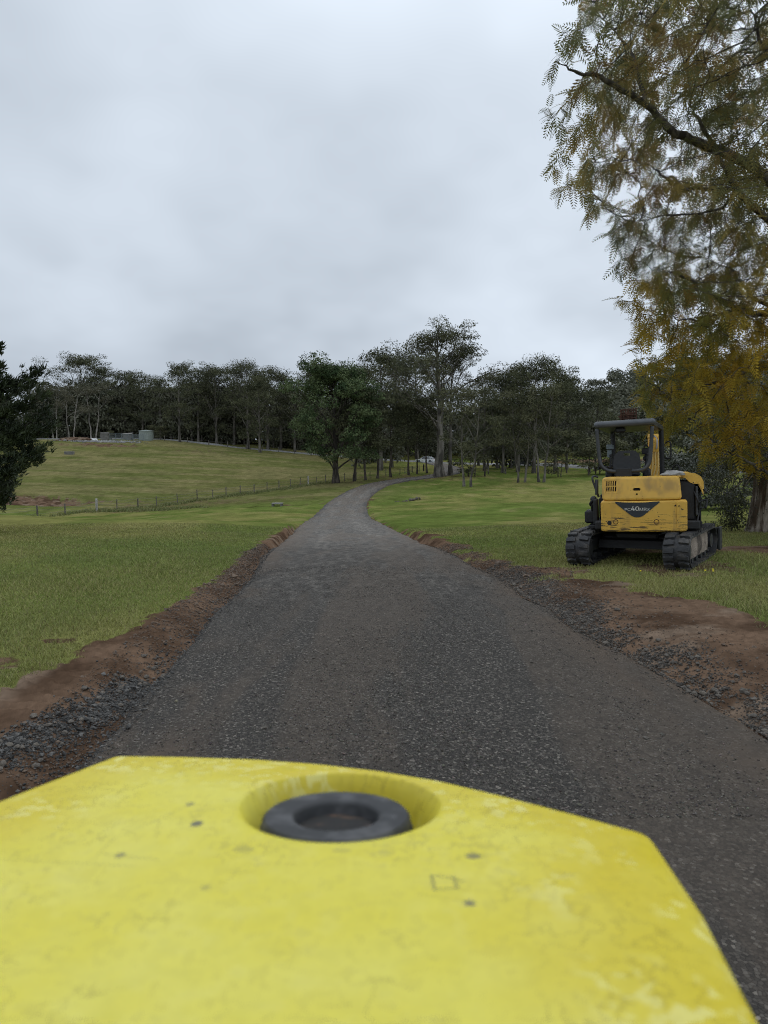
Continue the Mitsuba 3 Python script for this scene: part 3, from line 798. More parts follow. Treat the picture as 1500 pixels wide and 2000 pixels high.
TREES = [
    (-84.6, 200, 27.2, 'big', 'tall dark gum tree with the broad domed crown at the far left of the skyline', 1.0),
    (-87.5, 190, 17.9, 'pale', 'grey-green gum half behind the dark pine at the left edge of the photo', 1.0),
    (-76.9, 176, 16.8, 'pale', 'slender gum with two pale forked trunks left of the stockyard', 1.0),
    (-73.5, 180, 17.6, 'pale', 'pale-leaved gum with a thick white trunk behind the white sheet', 1.15),
    (-80.9, 205, 24.4, 'big', 'dark gum behind the thick white trunk, on the right shoulder of the far left crown', .8),
    (-71.2, 196, 22.6, 'mid', 'dark gum with a notched top above the concrete block', 1.0),
    (-65.0, 192, 21.3, 'mid', 'dark gum behind the left side of the water tank', 1.0),
    (-58.1, 186, 19.7, 'mid', 'lower dark gum directly behind the right side of the water tank', 1.0),
    (-48.9, 170, 21.6, 'mid', 'gum with a pale forked trunk standing right of the water tank on the paddock edge', .9),
    (-47.3, 182, 21.6, 'mid', 'dark gum across the sealed road, just right of the pale forked trunk', 1.0),
    (-41.8, 178, 21.9, 'big', 'wide dark gum in the middle of the left tree belt', .8),
    (-38.6, 184, 22.7, 'mid', 'gum with a rounded top in the left tree belt, second left of the leaning trunk', 1.0),
    (-32.8, 172, 22.3, 'big', 'tallest gum of the left tree belt, with a tufted double top', .75),
    (-28.3, 162, 17.6, 'mid', 'gum with a trunk leaning over the road fence at the paddock corner', 1.0),
    (-28.6, 176, 21.2, 'mid', 'gum with flat umbrella tufts behind the leaning trunk', 1.0),
    (-26.2, 180, 20.6, 'mid', 'dark gum at the right end of the left tree belt, beside the gap of sky', .9),
    (-22.1, 176, 18.5, 'airy', 'thin see-through gum in the low gap of the skyline', 1.0),
    (-18.1, 172, 20.9, 'airy', 'open-crowned gum rising left of the dense green tree', 1.0),
    (-13.9, 165, 20.9, 'mid', 'gum peeping over the left top of the dense green tree', 1.0),
    (-5.3, 150, 18.6, 'mid', 'dark gum showing right of the top of the dense green tree', 1.1),
    (-0.8, 132, 20.2, 'mid', 'domed gum left of the tallest tree, with sky showing under its cap', 1.0),
    (3.1, 176, 24.0, 'mid', 'dark gum wedged between the domed gum and the tallest tree', 1.0),
    (7.9, 174, 23.2, 'mid', 'dark gum behind the tallest tree where the driveway disappears', 1.0),
    (8.56, 112, 20.7, 'tall', 'tallest gum of the skyline, with an open crown of rounded tufts, at the bend', 1.08),
    (10.8, 115, 19.2, 'tall', 'thick rough-barked gum right beside the tallest tree at the bend', .62),
    (10.83, 91, 9.6, 'thin', 'clump of thin grey trunks nearest on the right-hand lawn', 1.0),
    (17.6, 125, 14.9, 'mid', 'dark gum in the dip of the skyline right of the tallest tree', .9),
    (20.1, 120, 14.2, 'mid', 'lower dark gum left of the broad-headed gum on the right', .9),
    (23.0, 122, 15.6, 'big', 'left half of the paired crowns on the right of the skyline', .75),
    (24.9, 118, 16.6, 'big', 'broad-headed gum with the highest crown on the right of the skyline', .75),
    (21.1, 95, 10.2, 'thin', 'gum with a pale forked trunk at the edge of the right-hand lawn', 1.0),
    (18.75, 97, 9.6, 'thin', 'slim gum left of the pale forked trunk on the right-hand lawn', .9),
    (29.8, 124, 15.9, 'mid', 'dark gum sloping down to the ridge right of the broad-headed gum', .9),
    (33.0, 128, 14.9, 'mid', 'dark gum against the start of the wooded ridge', .9),
    (36.2, 122, 11.4, 'mid', 'small gum seen just left of the excavator canopy against the ridge', .9),
    (-4.54, 106, 11.2, 'road', 'first small tree behind the dense green tree, on the driveway verge', 1.1),
    (-2.78, 108, 9.7, 'road', 'second small forked tree along the left verge of the driveway', 1.0),
    (-1.02, 110, 10.2, 'road', 'third small straight tree along the left verge of the driveway', 1.0),
    (1.29, 113, 10.8, 'road', 'fourth small tree with a side fork along the driveway verge', 1.0),
    (4.26, 117, 10.7, 'road', 'fifth small tree along the verge, left of the white car', 1.0),
    (5.55, 119, 10.0, 'road', 'thin dark tree in front of the bonnet of the white car', .8),
    (7.6, 121.5, 10.6, 'road', 'last small tree of the verge, in front of the tail of the white car', .9),
]
for x, y, top, kind, lab, wd in TREES:
    g = 'small trees along the driveway verge' if kind == 'road' else None
    put_tree(x, y, top, kind, lab, 'verge_tree' if kind == 'road' else 'gum_tree', g, wd)
put_tree(-6.96, 103, 14.3, 'green', 'dense glossy green tree with a full rounded crown on the left of the driveway bend', 'broadleaf_tree', None, 1.0, 40)
SCRUB = [(26.2, 104, 2.0, 'round dark shrub on the right-hand lawn in front of the sealed road'), (29.7, 106, 2.9, 'small leaning sapling right of the round shrub on the lawn'), (32.2, 108, 3.5, 'shrub left of the excavator seat at the lawn edge'),
         (35.5, 109, 2.6, 'shrub seen through the excavator canopy at the lawn edge'), (14.3, 112, 2.6, 'sapling between the thick trunks and the nearest clump of grey trunks'), (-66.5, 172, 5.6, 'small dark bush beside the dirt mound left of the stockyard'),
         (-58, 178, 7.2, 'dark bush behind the stockyard gate'), (-54, 174, 6.8, 'dark bush right of the water tank')]
for x, y, top, lab in SCRUB:
    put_tree(x, y, top, 'scrub', lab, 'shrub', None, 1.3)
# undergrowth and further trunks that close the wood: a far mass that nobody could count
def make_wood():
    r = np.random.default_rng(9)
    Vs, Fs, n0 = [], [], 0
    Wd = []

    def add(x, y, s, mesh, wide=1.0, wood=None):
        nonlocal n0
        a = r.uniform(0, 6.28)
        R = np.array([[math.cos(a), -math.sin(a), 0], [math.sin(a), math.cos(a), 0], [0, 0, 1]]) @ np.diag([s * wide, s * wide, s])
        o = np.array([x, y, gz(x, y)])
        Vs.append(mesh[0] @ R.T + o)
        Fs.append(mesh[1] + n0)
        n0 += len(mesh[0])
        if wood is not None:
            Wd.append(trimesh.Trimesh(wood.vertices @ R.T + o, wood.faces, process=False))
    far = [tree_proto(300 + k, 13, 4.2, .22, 9, 2.2, 27, leaf=(1.05, .52), flat=.7, trunk_r=.25, low=7, subs=(1, 3)) for k in range(3)]
    for k in range(240):          # the wooded ridge
        y = r.uniform(165, 350)
        x = y * r.uniform(.20, .62)
        w, f, zm = far[k % 3]
        add(x, y, r.uniform(.75, 1.15), f)
    for k in range(120):          # behind the belts
        x = r.uniform(-150, 60)
        y = r.uniform(205, 250) - (25 if x > 0 else 0)
        w, f, zm = far[k % 3]
        add(x, y, r.uniform(.75, 1.0), f, 1.0, w if k % 3 == 0 else None)
    for k in range(46):           # mid wood behind the bend
        x = r.uniform(-10, 44)
        y = r.uniform(172, 205)
        w, f, zm = far[k % 3]
        add(x, y, r.uniform(.70, .95), f, 1.0, w)
    for k in range(190):          # understorey
        x = r.uniform(-34, 40) if k < 70 else r.uniform(-112, -4)
        y = 150 + r.uniform(0, 28) if x > -5 else 184 + r.uniform(0, 28) + (8 if x < -50 else 0)
        if PUBTREE.query([x, y])[0] < 5 or (y < 172 and .015 < x / y < .25):
            continue
        w, f, zm = far[k % 3]
        add(x, y, r.uniform(.30, .52), f, 1.2, w)
    for k in range(104):          # second rank of the belts
        x = r.uniform(-98, -6) if k < 78 else r.uniform(-6, 38)
        y = r.uniform(186, 206) + (8 if x < -60 else 0) if k < 78 else r.uniform(128, 158)
        if PUBTREE.query([x, y])[0] < 5 or (y < 160 and .015 < x / y < .12):
            continue
        w, f, zm = far[k % 3]
        add(x, y, r.uniform(1.0, 1.3) if k < 78 else r.uniform(.8, 1.1), f, .9, w)
    key = thing('forest', 'dark eucalypt forest covering the ridge and filling in behind the nearer trees', 'forest', kind='stuff')
    part(key, 'foliage', (np.vstack(Vs), np.vstack(Fs)), 'm_forest')
    part(key, 'trunks', cat_(Wd), 'm_bark_grey', True)
    for q in ('__foliage', '__trunks'):
        labels[key + q] = {'kind': 'stuff'}


make_wood()


# ------------------------------------------------------------------ golden feather-leaved tree on the right
LIMBS = [
    [(11.35, 16.0, -.2), (11.2, 16.0, 1.2), (10.9, 16.0, 2.6), (10.7, 16.0, 3.93), (9.76, 15.6, 5.82), (7.92, 15.2, 7.45), (6.66, 14.8, 7.9), (5.71, 14.5, 8.1), (5.04, 14.3, 8.52), (4.18, 14.0, 8.84), (3.62, 13.9, 8.91), (3.17, 13.8, 9.07)],
    [(5.04, 14.3, 8.52), (4.92, 14.4, 9.08), (4.83, 14.6, 9.61), (4.59, 14.8, 10.12), (4.19, 15.0, 10.59)],
    [(9.76, 15.6, 5.82), (7.86, 15.0, 6.59), (7.01, 14.6, 7.06), (6.54, 14.4, 7.57), (6.06, 14.2, 8.15), (5.89, 14.2, 8.47), (5.82, 14.4, 9.36)],
    [(7.01, 14.6, 7.06), (5.87, 14.3, 6.97), (5.35, 14.0, 7.04), (5.09, 13.9, 7.19), (4.61, 13.8, 7.32)],
    [(7.01, 14.6, 7.06), (6.8, 15.0, 6.79), (5.91, 15.4, 6.8), (5.41, 15.8, 6.81)],
    [(10.7, 16.0, 3.93), (9.38, 15.6, 4.75), (8.06, 15.2, 4.76), (7.31, 15.0, 4.81), (6.4, 14.6, 5.1), (5.93, 14.4, 5.33), (5.34, 14.2, 5.4)],
    [(9.38, 15.6, 4.75), (8.48, 16.0, 5.08), (8.07, 16.4, 5.59), (7.93, 16.7, 6.03), (7.4, 17.0, 6.37)],
    [(7.31, 15.0, 4.81), (6.48, 15.0, 4.59), (5.97, 15.2, 4.7)],
    [(10.9, 16.0, 2.6), (9.22, 15.6, 3.66), (8.12, 15.4, 3.66), (7.3, 15.5, 3.38), (6.66, 15.8, 3.24), (6.0, 16.0, 3.12)],
    [(11.2, 16.0, 1.2), (8.78, 15.0, 1.19), (7.91, 14.6, 1.42), (7.27, 14.4, 1.71), (6.71, 14.3, 1.94), (6.06, 14.4, 2.02)],
    [(10.7, 16.0, 3.93), (9.75, 16.5, 7.94), (8.84, 16.5, 9.9), (8.3, 16.4, 10.71), (7.87, 16.3, 11.6)],
    [(6.71, 14.3, 1.94), (6.35, 14.5, 2.41), (6.04, 14.8, 2.74)],
    [(8.12, 15.4, 3.66), (7.79, 15.8, 3.12), (7.31, 16.2, 2.81)]]
LIMB_R = [.165, .045, .075, .04, .035, .10, .055, .035, .07, .05, .12, .02, .03]


def make_golden():
    r = np.random.default_rng(21)
    pos, par, fix = [], [], []
    W = []
    for L, r0 in zip(LIMBS, LIMB_R):
        P = smooth_path(np.array(L), 5)
        P[1:-1] += r.normal(0, .02, (len(P) - 2, 3))
        rr = np.maximum(r0 * (1 - np.linspace(0, 1, len(P))) ** .75, .007)
        if r0 == .165:
            rr[:12] *= np.linspace(1.9, 1.15, 12)
        W.append(tube(P, rr, 9))
        for k, p in enumerate(P):
            pos.append(p)
            par.append(-1)
            fix.append(True)
    # attractors: the crown's volume
    ez = np.array([.9, 1.24, 1.78, 2.11, 2.75, 3.07, 3.91, 4.64, 5.26, 6.39, 7.4, 8.0, 8.89, 9.91, 10.35, 10.83, 14])
    ex = np.array([9.6, 8.13, 7.02, 5.98, 5.72, 5.28, 5.46, 5.2, 5.05, 4.85, 3.98, 3.45, 3.32, 3.03, 3.63, 3.69, 4.6])
    n = 26000
    q = np.c_[r.uniform(2.9, 12.2, n), r.uniform(12.3, 19.8, n), r.uniform(.9, 13.2, n)]
    dy = np.abs(q[:, 1] - 15.3)
    inside = (q[:, 0] - np.interp(q[:, 2], ez, ex) - .10) > .10 * dy ** 2.2
    inside &= r.random(n) < np.where(q[:, 0] > 8.6, .42, 1)
    gap = meshkit.fbm(q / np.array([1.25, 1.6, 1.05]), 3, 77)
    q = q[inside & (gap > .385 + .055 * np.clip((q[:, 2] - 5.0) / 1.5, 0, 1))]
    q = q[:5200]
    pos = list(pos)
    A = q
    for it in range(46):
        P = np.array(pos)
        t = cKDTree(P)
        d, i = t.query(A)
        A, d, i = A[d > .30], d[d > .30], i[d > .30]
        if not len(A):
            break
        ok = d < 2.6
        grow = {}
        v = unit(A[ok] - P[i[ok]])
        acc = np.zeros_like(P)
        np.add.at(acc, i[ok], v)
        idx = np.unique(i[ok])
        D = unit(unit(acc[idx]) + r.normal(0, .16, (len(idx), 3)))
        N = P[idx] + D * .24
        dn, _ = t.query(N)
        for k, (a, b) in enumerate(zip(idx, N)):
            if dn[k] > .12:
                pos.append(b)
                par.append(int(a))
                fix.append(False)
    P, par, fix = np.array(pos), np.array(par), np.array(fix)
    load = np.zeros(len(P))
    child = np.zeros(len(P), int)
    for k in range(len(P) - 1, -1, -1):
        if not fix[k]:
            if load[k] == 0:
                load[k] = 1
            child[par[k]] += 1
            load[par[k]] += load[k]
    rad = .0058 * np.maximum(load, 1) ** .42
    for k in np.nonzero(~fix)[0]:
        a = P[par[k]]
        r1 = min(rad[k], .05)
        r0_ = min(rad[par[k]] if not fix[par[k]] else rad[k] * 1.2, .055)
        W.append(tube([a, P[k]], [r0_, r1], 4, False))
    t = thing('golden_tree', 'large feathery tree with golden-olive autumn leaves filling the right edge, above the excavator', 'tree')
    part(t, 'limbs', cat_(W), 'm_bark_gold', True)
    # fronds: a rachis with paired leaflets
    k = 7
    tv, tf = [], []
    s = np.linspace(.16, 1, k)
    for j, a in enumerate(s):
        ln = .30 * math.sin(math.pi * (.22 + .70 * a)) + .05
        base = np.array([a, 0, -.22 * a * a])
        for sg_ in (-1, 1):
            tip = base + np.array([.42 * ln, sg_ * ln * .86, -.10 * ln])
            w = np.array([.046, 0, 0])
            b = len(tv)
            tv += [base - w * .5, (base + tip) / 2 + w * 1.05, tip, (base + tip) / 2 - w * 1.05]
            tf += [(b, b + 1, b + 2), (b, b + 2, b + 3)]
    b = len(tv)
    tv += [(0, .006, 0), (0, -.006, 0), (1.02, 0, -.23)]
    tf += [(b, b + 1, b + 2)]
    tv, tf = np.array(tv), np.array(tf)
    tips = np.nonzero(~fix & (load <= 14))[0]
    C, D, S = [], [], []
    for k_ in tips:
        a = P[par[k_]]
        d = unit(P[k_] - a)
        m = (5 if load[k_] <= 2 else 3 if load[k_] <= 6 else 2) - (1 if P[k_][2] > 6.2 and r.random() < .55 else 0)
        for q_ in range(m):
            o = a + (P[k_] - a) * r.random()
            v = d * r.uniform(.2, 1.0) + unit(r.normal(size=3)) * .85 + np.array([0, 0, -.28])
            C.append(o)
            D.append(v)
            S.append(r.uniform(.18, .42))
    C, D, S = np.array(C), unit(np.array(D)), np.array(S)
    n = len(C)
    up = unit(np.array([0, 0, 1.0]) + r.normal(0, .35, (n, 3)))
    side = unit(np.cross(up, D))
    up = np.cross(D, side)
    V = C[:, None] + S[:, None, None] * (tv[None, :, :1] * D[:, None] + tv[None, :, 1:2] * side[:, None] + tv[None, :, 2:] * up[:, None])
    V[..., 2] -= .10 * S[:, None] * tv[None, :, 0] ** 2
    F = tf[None] + (np.arange(n) * len(tv))[:, None, None]
    hue = meshkit.fbm(C / 1.15, 3, 81) + r.normal(0, .045, n)
    rust = meshkit.fbm(C / .8 + 9, 3, 82) + .05 * (C[:, 2] > 7.2) * (C[:, 0] < 6.2) + r.normal(0, .05, n)
    olive, gold, green, rst = np.array([.31, .265, .060]), np.array([.41, .285, .042]), np.array([.19, .196, .064]), np.array([.33, .185, .040])
    low = np.clip((6.6 - C[:, 2]) / 2.5, 0, 1)
    h = np.clip((hue - .40 + .10 * low) / .22, 0, 1)[:, None]
    col = green * (1 - h) + olive * h
    g2 = np.clip((hue - .52 + .09 * low) / .16, 0, 1)[:, None]
    col = col * (1 - g2) + gold * g2
    ru = np.clip((rust - .62) / .08, 0, 1)[:, None] * .75
    col = col * (1 - ru) + rst * ru
    col *= r.uniform(.75, 1.3, (n, 1))
    col = col * (1 - .25 * (1 - low[:, None])) + .25 * (1 - low[:, None]) * col.mean(1, keepdims=True)
    part(t, 'foliage', (V.reshape(-1, 3), F.reshape(-1, 3)), 'm_frond', False, color=np.repeat(col, len(tv), 0))
    labels[t + '__foliage'] = {'kind': 'stuff', 'label': 'fern-like drooping leaves turning gold and rust'}
    GOLD_N = (n, len(P), len(q))


make_golden()


# ------------------------------------------------------------------ dark pine at the left edge
def make_pine():
    r = np.random.default_rng(31)
    x0, y0 = -11.42, 20.2
    z0 = gz(x0, y0)
    W = [tube([(x0, y0, z0 - .3), (x0 + .05, y0, 2), (x0 - .05, y0, 4), (x0, y0, 6.2)], [.22, .16, .09, .02], 9)]
    tips = [(-10.75, 20, 4.75), (-10.72, 20, 4.2), (-10.45, 20, 3.75), (-9.62, 20, 4.05), (-9.85, 19.9, 3.70), (-9.50, 20, 3.42), (-9.42, 20.1, 2.95), (-9.40, 20.1, 2.55), (-9.5, 20, 1.95), (-9.75, 20, 1.62), (-10.0, 20.2, 1.95), (-9.75, 20.1, 2.4), (-10.1, 20, 3.1), (-10.2, 20, 2.4), (-10.55, 20, 1.25), (-10.66, 20, .62)]
    for k in range(58):
        z = r.uniform(.5, 5.9)
        a = r.uniform(.75, 5.5)
        ln = max(.25, (6.4 - z) * .30) * r.uniform(.7, 1.1)
        tips.append((x0 + math.cos(a) * ln * (.5 if math.cos(a) > 0 else 1), y0 + math.sin(a) * ln, z + .2 * ln))
    C, D = [], []
    for k, e in enumerate(tips):
        e = np.array(e)
        ln = np.hypot(e[0] - x0, e[1] - y0)
        b = np.array([x0, y0, max(z0 + .3, e[2] - .30 * ln + r.normal(0, .1))])
        mid = (b + e) / 2 - [0, 0, .10 * ln]
        P = smooth_path([b, mid, e], 8)
        W.append(tube(P, np.linspace(.05, .010, len(P)), 5, False))
        spread = .17 + .055 * ln
        for j, p in enumerate(P[2:]):
            f = (j + 2) / len(P)
            for q in range(int(4 + 6.5 * f)):
                o = p + r.normal(0, 1, 3) * spread * (1.15 - .55 * f) * np.array([.62, .62, .40])
                m = 9
                d = unit(unit(e - b) * .55 + np.array([0, 0, .55]) + r.normal(0, .30, 3))
                C.append(np.repeat(o[None], m, 0) + r.normal(0, .025, (m, 3)))
                D.append(d + r.normal(0, .42, (m, 3)))
    C, D = np.vstack(C), np.vstack(D)
    t = thing('pine_tree', 'very dark needle-leaved pine cut off by the left edge of the photo', 'tree')
    part(t, 'trunk', cat_(W), 'm_bark_dark', True)
    part(t, 'needles', cards(C, D, r.uniform(.12, .22, len(C)), .032, r), 'm_leaf_pine')
    labels[t + '__needles'] = {'kind': 'stuff'}
    


make_pine()


# ------------------------------------------------------------------ old gum with shedding bark, right edge
def make_old_gum():
    r = np.random.default_rng(41)
    x0, y0 = 9.95, 18.6
    z0 = gz(x0, y0)
    k = 14
    a = np.linspace(0, 2 * np.pi, 22, endpoint=False)
    zz = np.linspace(-.15, 1.75, k)
    V = []
    for z in zz:
        R = .255 + .11 * math.exp(-max(z, 0) * 5) + .02 * math.sin(z * 4)
        rip = 1 + .09 * np.sin(a * 5 + .6 * z) + .05 * np.sin(a * 9 + 1 - z)
        V.append(np.c_[x0 + R * rip * np.cos(a) + .02 * z, y0 + R * rip * np.sin(a), np.full(len(a), z0 + z)])
    V = np.vstack(V)
    i, j = np.meshgrid(np.arange(k - 1), np.arange(22), indexing='ij')
    q = np.stack([i * 22 + j, i * 22 + (j + 1) % 22, (i + 1) * 22 + (j + 1) % 22, (i + 1) * 22 + j], -1).reshape(-1, 4)
    t = thing('old_gum_tree', 'old gum with a stout grey and brown shedding trunk right of the excavator', 'tree')
    m = [trimesh.Trimesh(V, np.vstack([q[:, :3], q[:, [0, 2, 3]]]), process=False)]
    top = np.array([x0, y0, z0 + 1.6])
    ends = []
    for d, ln, rr in (((-.72, -.1, .8), 1.7, .10), ((.5, .2, .9), 3.4, .17), ((-.15, .3, 1), 3.6, .16), ((.9, -.3, .55), 2.2, .10), ((-.9, .5, .35), 1.6, .07), ((-.55, -.7, .30), 1.35, .05), ((.3, -.8, .4), 1.4, .06)):
        d = unit(np.array(d))
        e = top + d * ln
        m.append(tube(smooth_path([top - [0, 0, .25], top + d * ln * .5 + [0, 0, .12], e], 4), np.linspace(rr, rr * .3, 9), 7, False))
        for q_ in range(6):
            p = top + d * ln * r.uniform(.35, 1)
            e2 = p + r.normal(0, .45, 3) + [0, 0, .05]
            m.append(tube([p, (p + e2) / 2 + [0, 0, .06], e2], [.02, .012, .006], 4, False))
            ends.append(e2)
    for e in [(-1.0, -.1, .95), (-1.15, .1, 1.35), (-1.3, 0, 1.7), (-.7, -.3, 1.15), (-.95, .3, 2.0), (-.55, .1, 1.9), (-1.25, -.2, 2.1), (-.3, -.3, 2.2), (-.1, -.3, 1.75), (.2, -.4, 1.9), (-.7, .2, 2.4), (-1.5, .2, 1.95)]:
        e = np.array(e) + [x0, y0, z0]
        m.append(tube([top - [0, 0, .1], (top + e) / 2 + [0, 0, .15], e], [.03, .018, .006], 5, False))
        ends += [e, e + r.normal(0, .18, 3)]
    part(t, 'trunk', cat_(m), 'm_bark_gum', 40)
    C, D = [], []
    for e in ends:
        n = 88
        v = r.normal(0, 1, (n, 3)) * [.22, .22, .18]
        C.append(np.array(e) + v)
        D.append(unit(v) * .6 + [0, 0, -.95] + r.normal(0, .45, (n, 3)))
    C, D = np.vstack(C), np.vstack(D)
    part(t, 'crown', cards(C, D, r.uniform(.10, .19, len(C)), r.uniform(.016, .028, len(C)), r), 'm_leaf_gum')
    # sucker shrub at its foot
    C = np.c_[r.normal(x0 - .62, .20, 1500), r.normal(y0 + .3, .2, 1500), z0 + r.uniform(.05, .85, 1500)]
    D = r.normal(0, .7, (1500, 3)) + [0, 0, .3]
    s = thing('sucker_shrub', 'small leafy shrub growing left of the old gum trunk', 'shrub')
    part(s, 'stems', cat_([tube([(x0 - .62, y0 + .3, z0 - .05), (x0 - .62 + r.normal(0, .15), y0 + .3 + r.normal(0, .15), z0 + .8)], [.012, .004], 4) for _ in range(7)]), 'm_bark_dark')
    part(s, 'leaves', cards(C, D, r.uniform(.06, .11, 1500), .028, r), 'm_leaf_mid')


make_old_gum()
DARK = tree_proto(400, 3.6, 2.0, .08, 18, .75, 130, leaf=(.20, .085), trunk_r=.08, lean=.1, multi=2, low=8)
DARK = (mikit.ply(DARK[0], 'm_bark_dark', True), mikit.ply(DARK[1], 'm_leaf_gum', False), DARK[2])
for x, y, top, wd, lab in [(14.6, 35, 2.3, 1.15, 'dark leafy bush directly right of the excavator boom, beyond the lawn'), (17.4, 36, 2.1, 1.1, 'dark leafy bush behind the yellow side cover of the excavator'), (20.4, 35, 2.6, 1.1, 'dark bush behind the old gum, under the golden tree'),
                           (22.6, 41, 4.2, 1.0, 'taller dark bush under the golden tree at the right edge')]:
    z = gz(x, y)
    s = (top - z) / DARK[2]
    t = thing('bush', lab, 'bush')
    M = T().translate([x, y, z]).rotate([0, 0, 1], x * 40).scale([s * wd, s * wd, s])
    part(t, 'stems', DARK[0], None, M=M)
    part(t, 'leaves', DARK[1], None, M=M)


# ------------------------------------------------------------------ excavator
def frame_matrix(theta):
    """local x right, y forward, z up; heading theta to the right of the world's +y, rolled with the ground"""
    c, s = math.cos(theta), math.sin(theta)
    M = np.eye(4)
    M[:3, 0], M[:3, 1], M[:3, 2] = [c, -s, 0], [s, c, 0], [0, 0, 1]
    Rr = trimesh.transformations.rotation_matrix(-ROLL, [-math.sin(math.radians(-36)), math.cos(math.radians(-36)), 0])
    M = Rr @ M
    M[:3, 3] = EXC
    return M


def make_excavator():
    r = np.random.default_rng(51)
    ex = thing('excavator', 'worn yellow compact excavator with black canopy frame and rubber tracks parked on the right verge', 'excavator')
    U, B = frame_matrix(math.radians(35)), frame_matrix(math.radians(21))

    def p(name, m, mat, smooth=False, M=B, parent=None, label=None):
        if not isinstance(m, trimesh.Trimesh):
            m = cat_(m)
        return part(parent or ex, name, xf(m, M), mat, smooth, label=label)

    # ---- tracks: belt, lugs, wheels, side frame
    Lh, R, W = .86, .275, .40             # half distance of the wheel centres, outer radius, belt width

    def belt_point(s):
        """point and outward normal at distance s along the belt"""
        s = s % (4 * Lh + 2 * np.pi * R)
        if s < 2 * Lh:
            return (-Lh + s, 2 * R), (0, 1)
        s -= 2 * Lh
        if s < np.pi * R:
            a = s / R
            return (Lh + R * math.sin(a), R + R * math.cos(a)), (math.sin(a), math.cos(a))
        s -= np.pi * R
        if s < 2 * Lh:
            return (Lh - s, 0.), (0, -1)
        a = (s - 2 * Lh) / R
        return (-Lh - R * math.sin(a), R - R * math.cos(a)), (-math.sin(a), -math.cos(a))
    per = 4 * Lh + 2 * np.pi * R
    for side in (-1, 1):
        cx = side * .78
        ring = []
        for k in range(72):
            q, n = belt_point(k / 72 * per)
            ring.append((q, n))
        prof = [(-W / 2, -.055), (-W / 2, -.028), (-W / 2 + .03, -.016), (W / 2 - .03, -.016), (W / 2, -.028), (W / 2, -.055), (.05, -.055), (-.05, -.055)]
        V, F = [], []
        for (q, n) in ring:
            for a, b in prof:
                V.append((cx + a, q[0] + n[0] * b, q[1] + n[1] * b))
        m = len(prof)
        for k in range(72):
            for j in range(m):
                a, b, c, d = k * m + j, k * m + (j + 1) % m, (k + 1) % 72 * m + (j + 1) % m, (k + 1) % 72 * m + j
                F += [(a, b, c), (a, c, d)]
        belt = trimesh.Trimesh(np.array(V), F, process=False)
        belt.fix_normals()
        t = p('track', belt, 'm_rubber', 35, U)
        N = 40
        for k in range(N):
            for h in (-1, 1):
                s0 = (k + (.25 if h > 0 else 0)) / N * per
                P = []
                for u, ds, wd in ((.035, .0, .040), (.10, .020, .046), (W / 2 - .012, -.012, .040)):
                    for e in (-1, 1):
                        q, n = belt_point(s0 + ds + e * wd)
                        P.append((cx + h * u, q[0] - n[0] * .018, q[1] - n[1] * .018))
                        q, n = belt_point(s0 + ds + e * wd * .72)
                        P.append((cx + h * u * (.985 if u > .1 else 1), q[0] + n[0] * .022, q[1] + n[1] * .022))
                p('lug', hull(np.array(P) + r.normal(0, .0025, (len(P), 3))), 'm_rubber', False, U, t)
        # wheels and rollers
        for wy, nm in ((-Lh, 'sprocket'), (Lh, 'idler_wheel')):
            p(nm, [cyl((cx - .10, wy, R), (cx + .10, wy, R), .20, 24), cyl((cx - .15, wy, R), (cx + .15, wy, R), .12, 18)] +
              [cyl((cx + side * .10, wy + .155 * math.cos(a), R + .155 * math.sin(a)), (cx + side * .112, wy + .155 * math.cos(a), R + .155 * math.sin(a)), .014, 8) for a in np.arange(9) * .698], 'm_frame', 30, U)
        for wy in (-.50, -.18, .16, .48):
            p('roller', [cyl((cx - .12, wy, .105), (cx + .12, wy, .105), .065, 16)], 'm_frame', 30, U)
        ys = np.linspace(-.66, .66, 30)
        f = [cbox(cx - .11, cx + .11, -.70, .72, .19, .44, .03)]
        p('track_frame', f, 'm_frame', False, U)
        # caked mud on the side frame
        gy, gz_ = np.meshgrid(np.linspace(-.66, .70, 46), np.linspace(.13, .46, 16), indexing='ij')
        o = side * (.118 + .045 * meshkit.fbm(np.stack([gy * 5, gz_ * 5, gy * 0 + side], -1), 4, 3) * np.clip(8 * np.minimum(np.minimum(gy + .66, .70 - gy), np.minimum(gz_ - .13, .46 - gz_)), 0, 1))
        V = np.stack([cx + o, gy, gz_], -1).reshape(-1, 3)
        i, j = np.meshgrid(np.arange(45), np.arange(15), indexing='ij')
        Q = np.stack([i * 16 + j, i * 16 + j + 1, (i + 1) * 16 + j + 1, (i + 1) * 16 + j], -1).reshape(-1, 4)
        p('mud', trimesh.Trimesh(V, np.vstack([Q[:, :3], Q[:, [0, 2, 3]]]), process=False), 'm_mud', True, U, label='dried mud caked on the track frame')
    p('undercarriage', [cbox(-.60, .60, -.34, .40, .24, .47, .04), hull([(-.62, -.5, .25), (-.62, -.3, .25), (.62, -.3, .25), (.62, -.5, .25), (-.62, -.45, .38), (.62, -.45, .38), (-.62, -.3, .42), (.62, -.3, .42)]), cbox(-.35, .35, -.45, .5, .40, .52, .03)], 'm_black', False, U)
    p('turntable', [cyl((0, 0, .46), (0, 0, .60), .40, 36), cyl((0, 0, .57), (0, 0, .64), .46, 36)], 'm_frame', 30, U)
    # dozer blade at the front
    prof = [(1.36, .06), (1.42, .05), (1.46, .2), (1.43, .40), (1.38, .46), (1.34, .44), (1.40, .25)]
    bl = extrude(sg.Polygon(prof), 1.94)
    bl = trimesh.Trimesh(np.c_[bl.vertices[:, 2] - .97, bl.vertices[:, 0], bl.vertices[:, 1]], bl.faces[:, ::-1])
    bl.fix_normals()
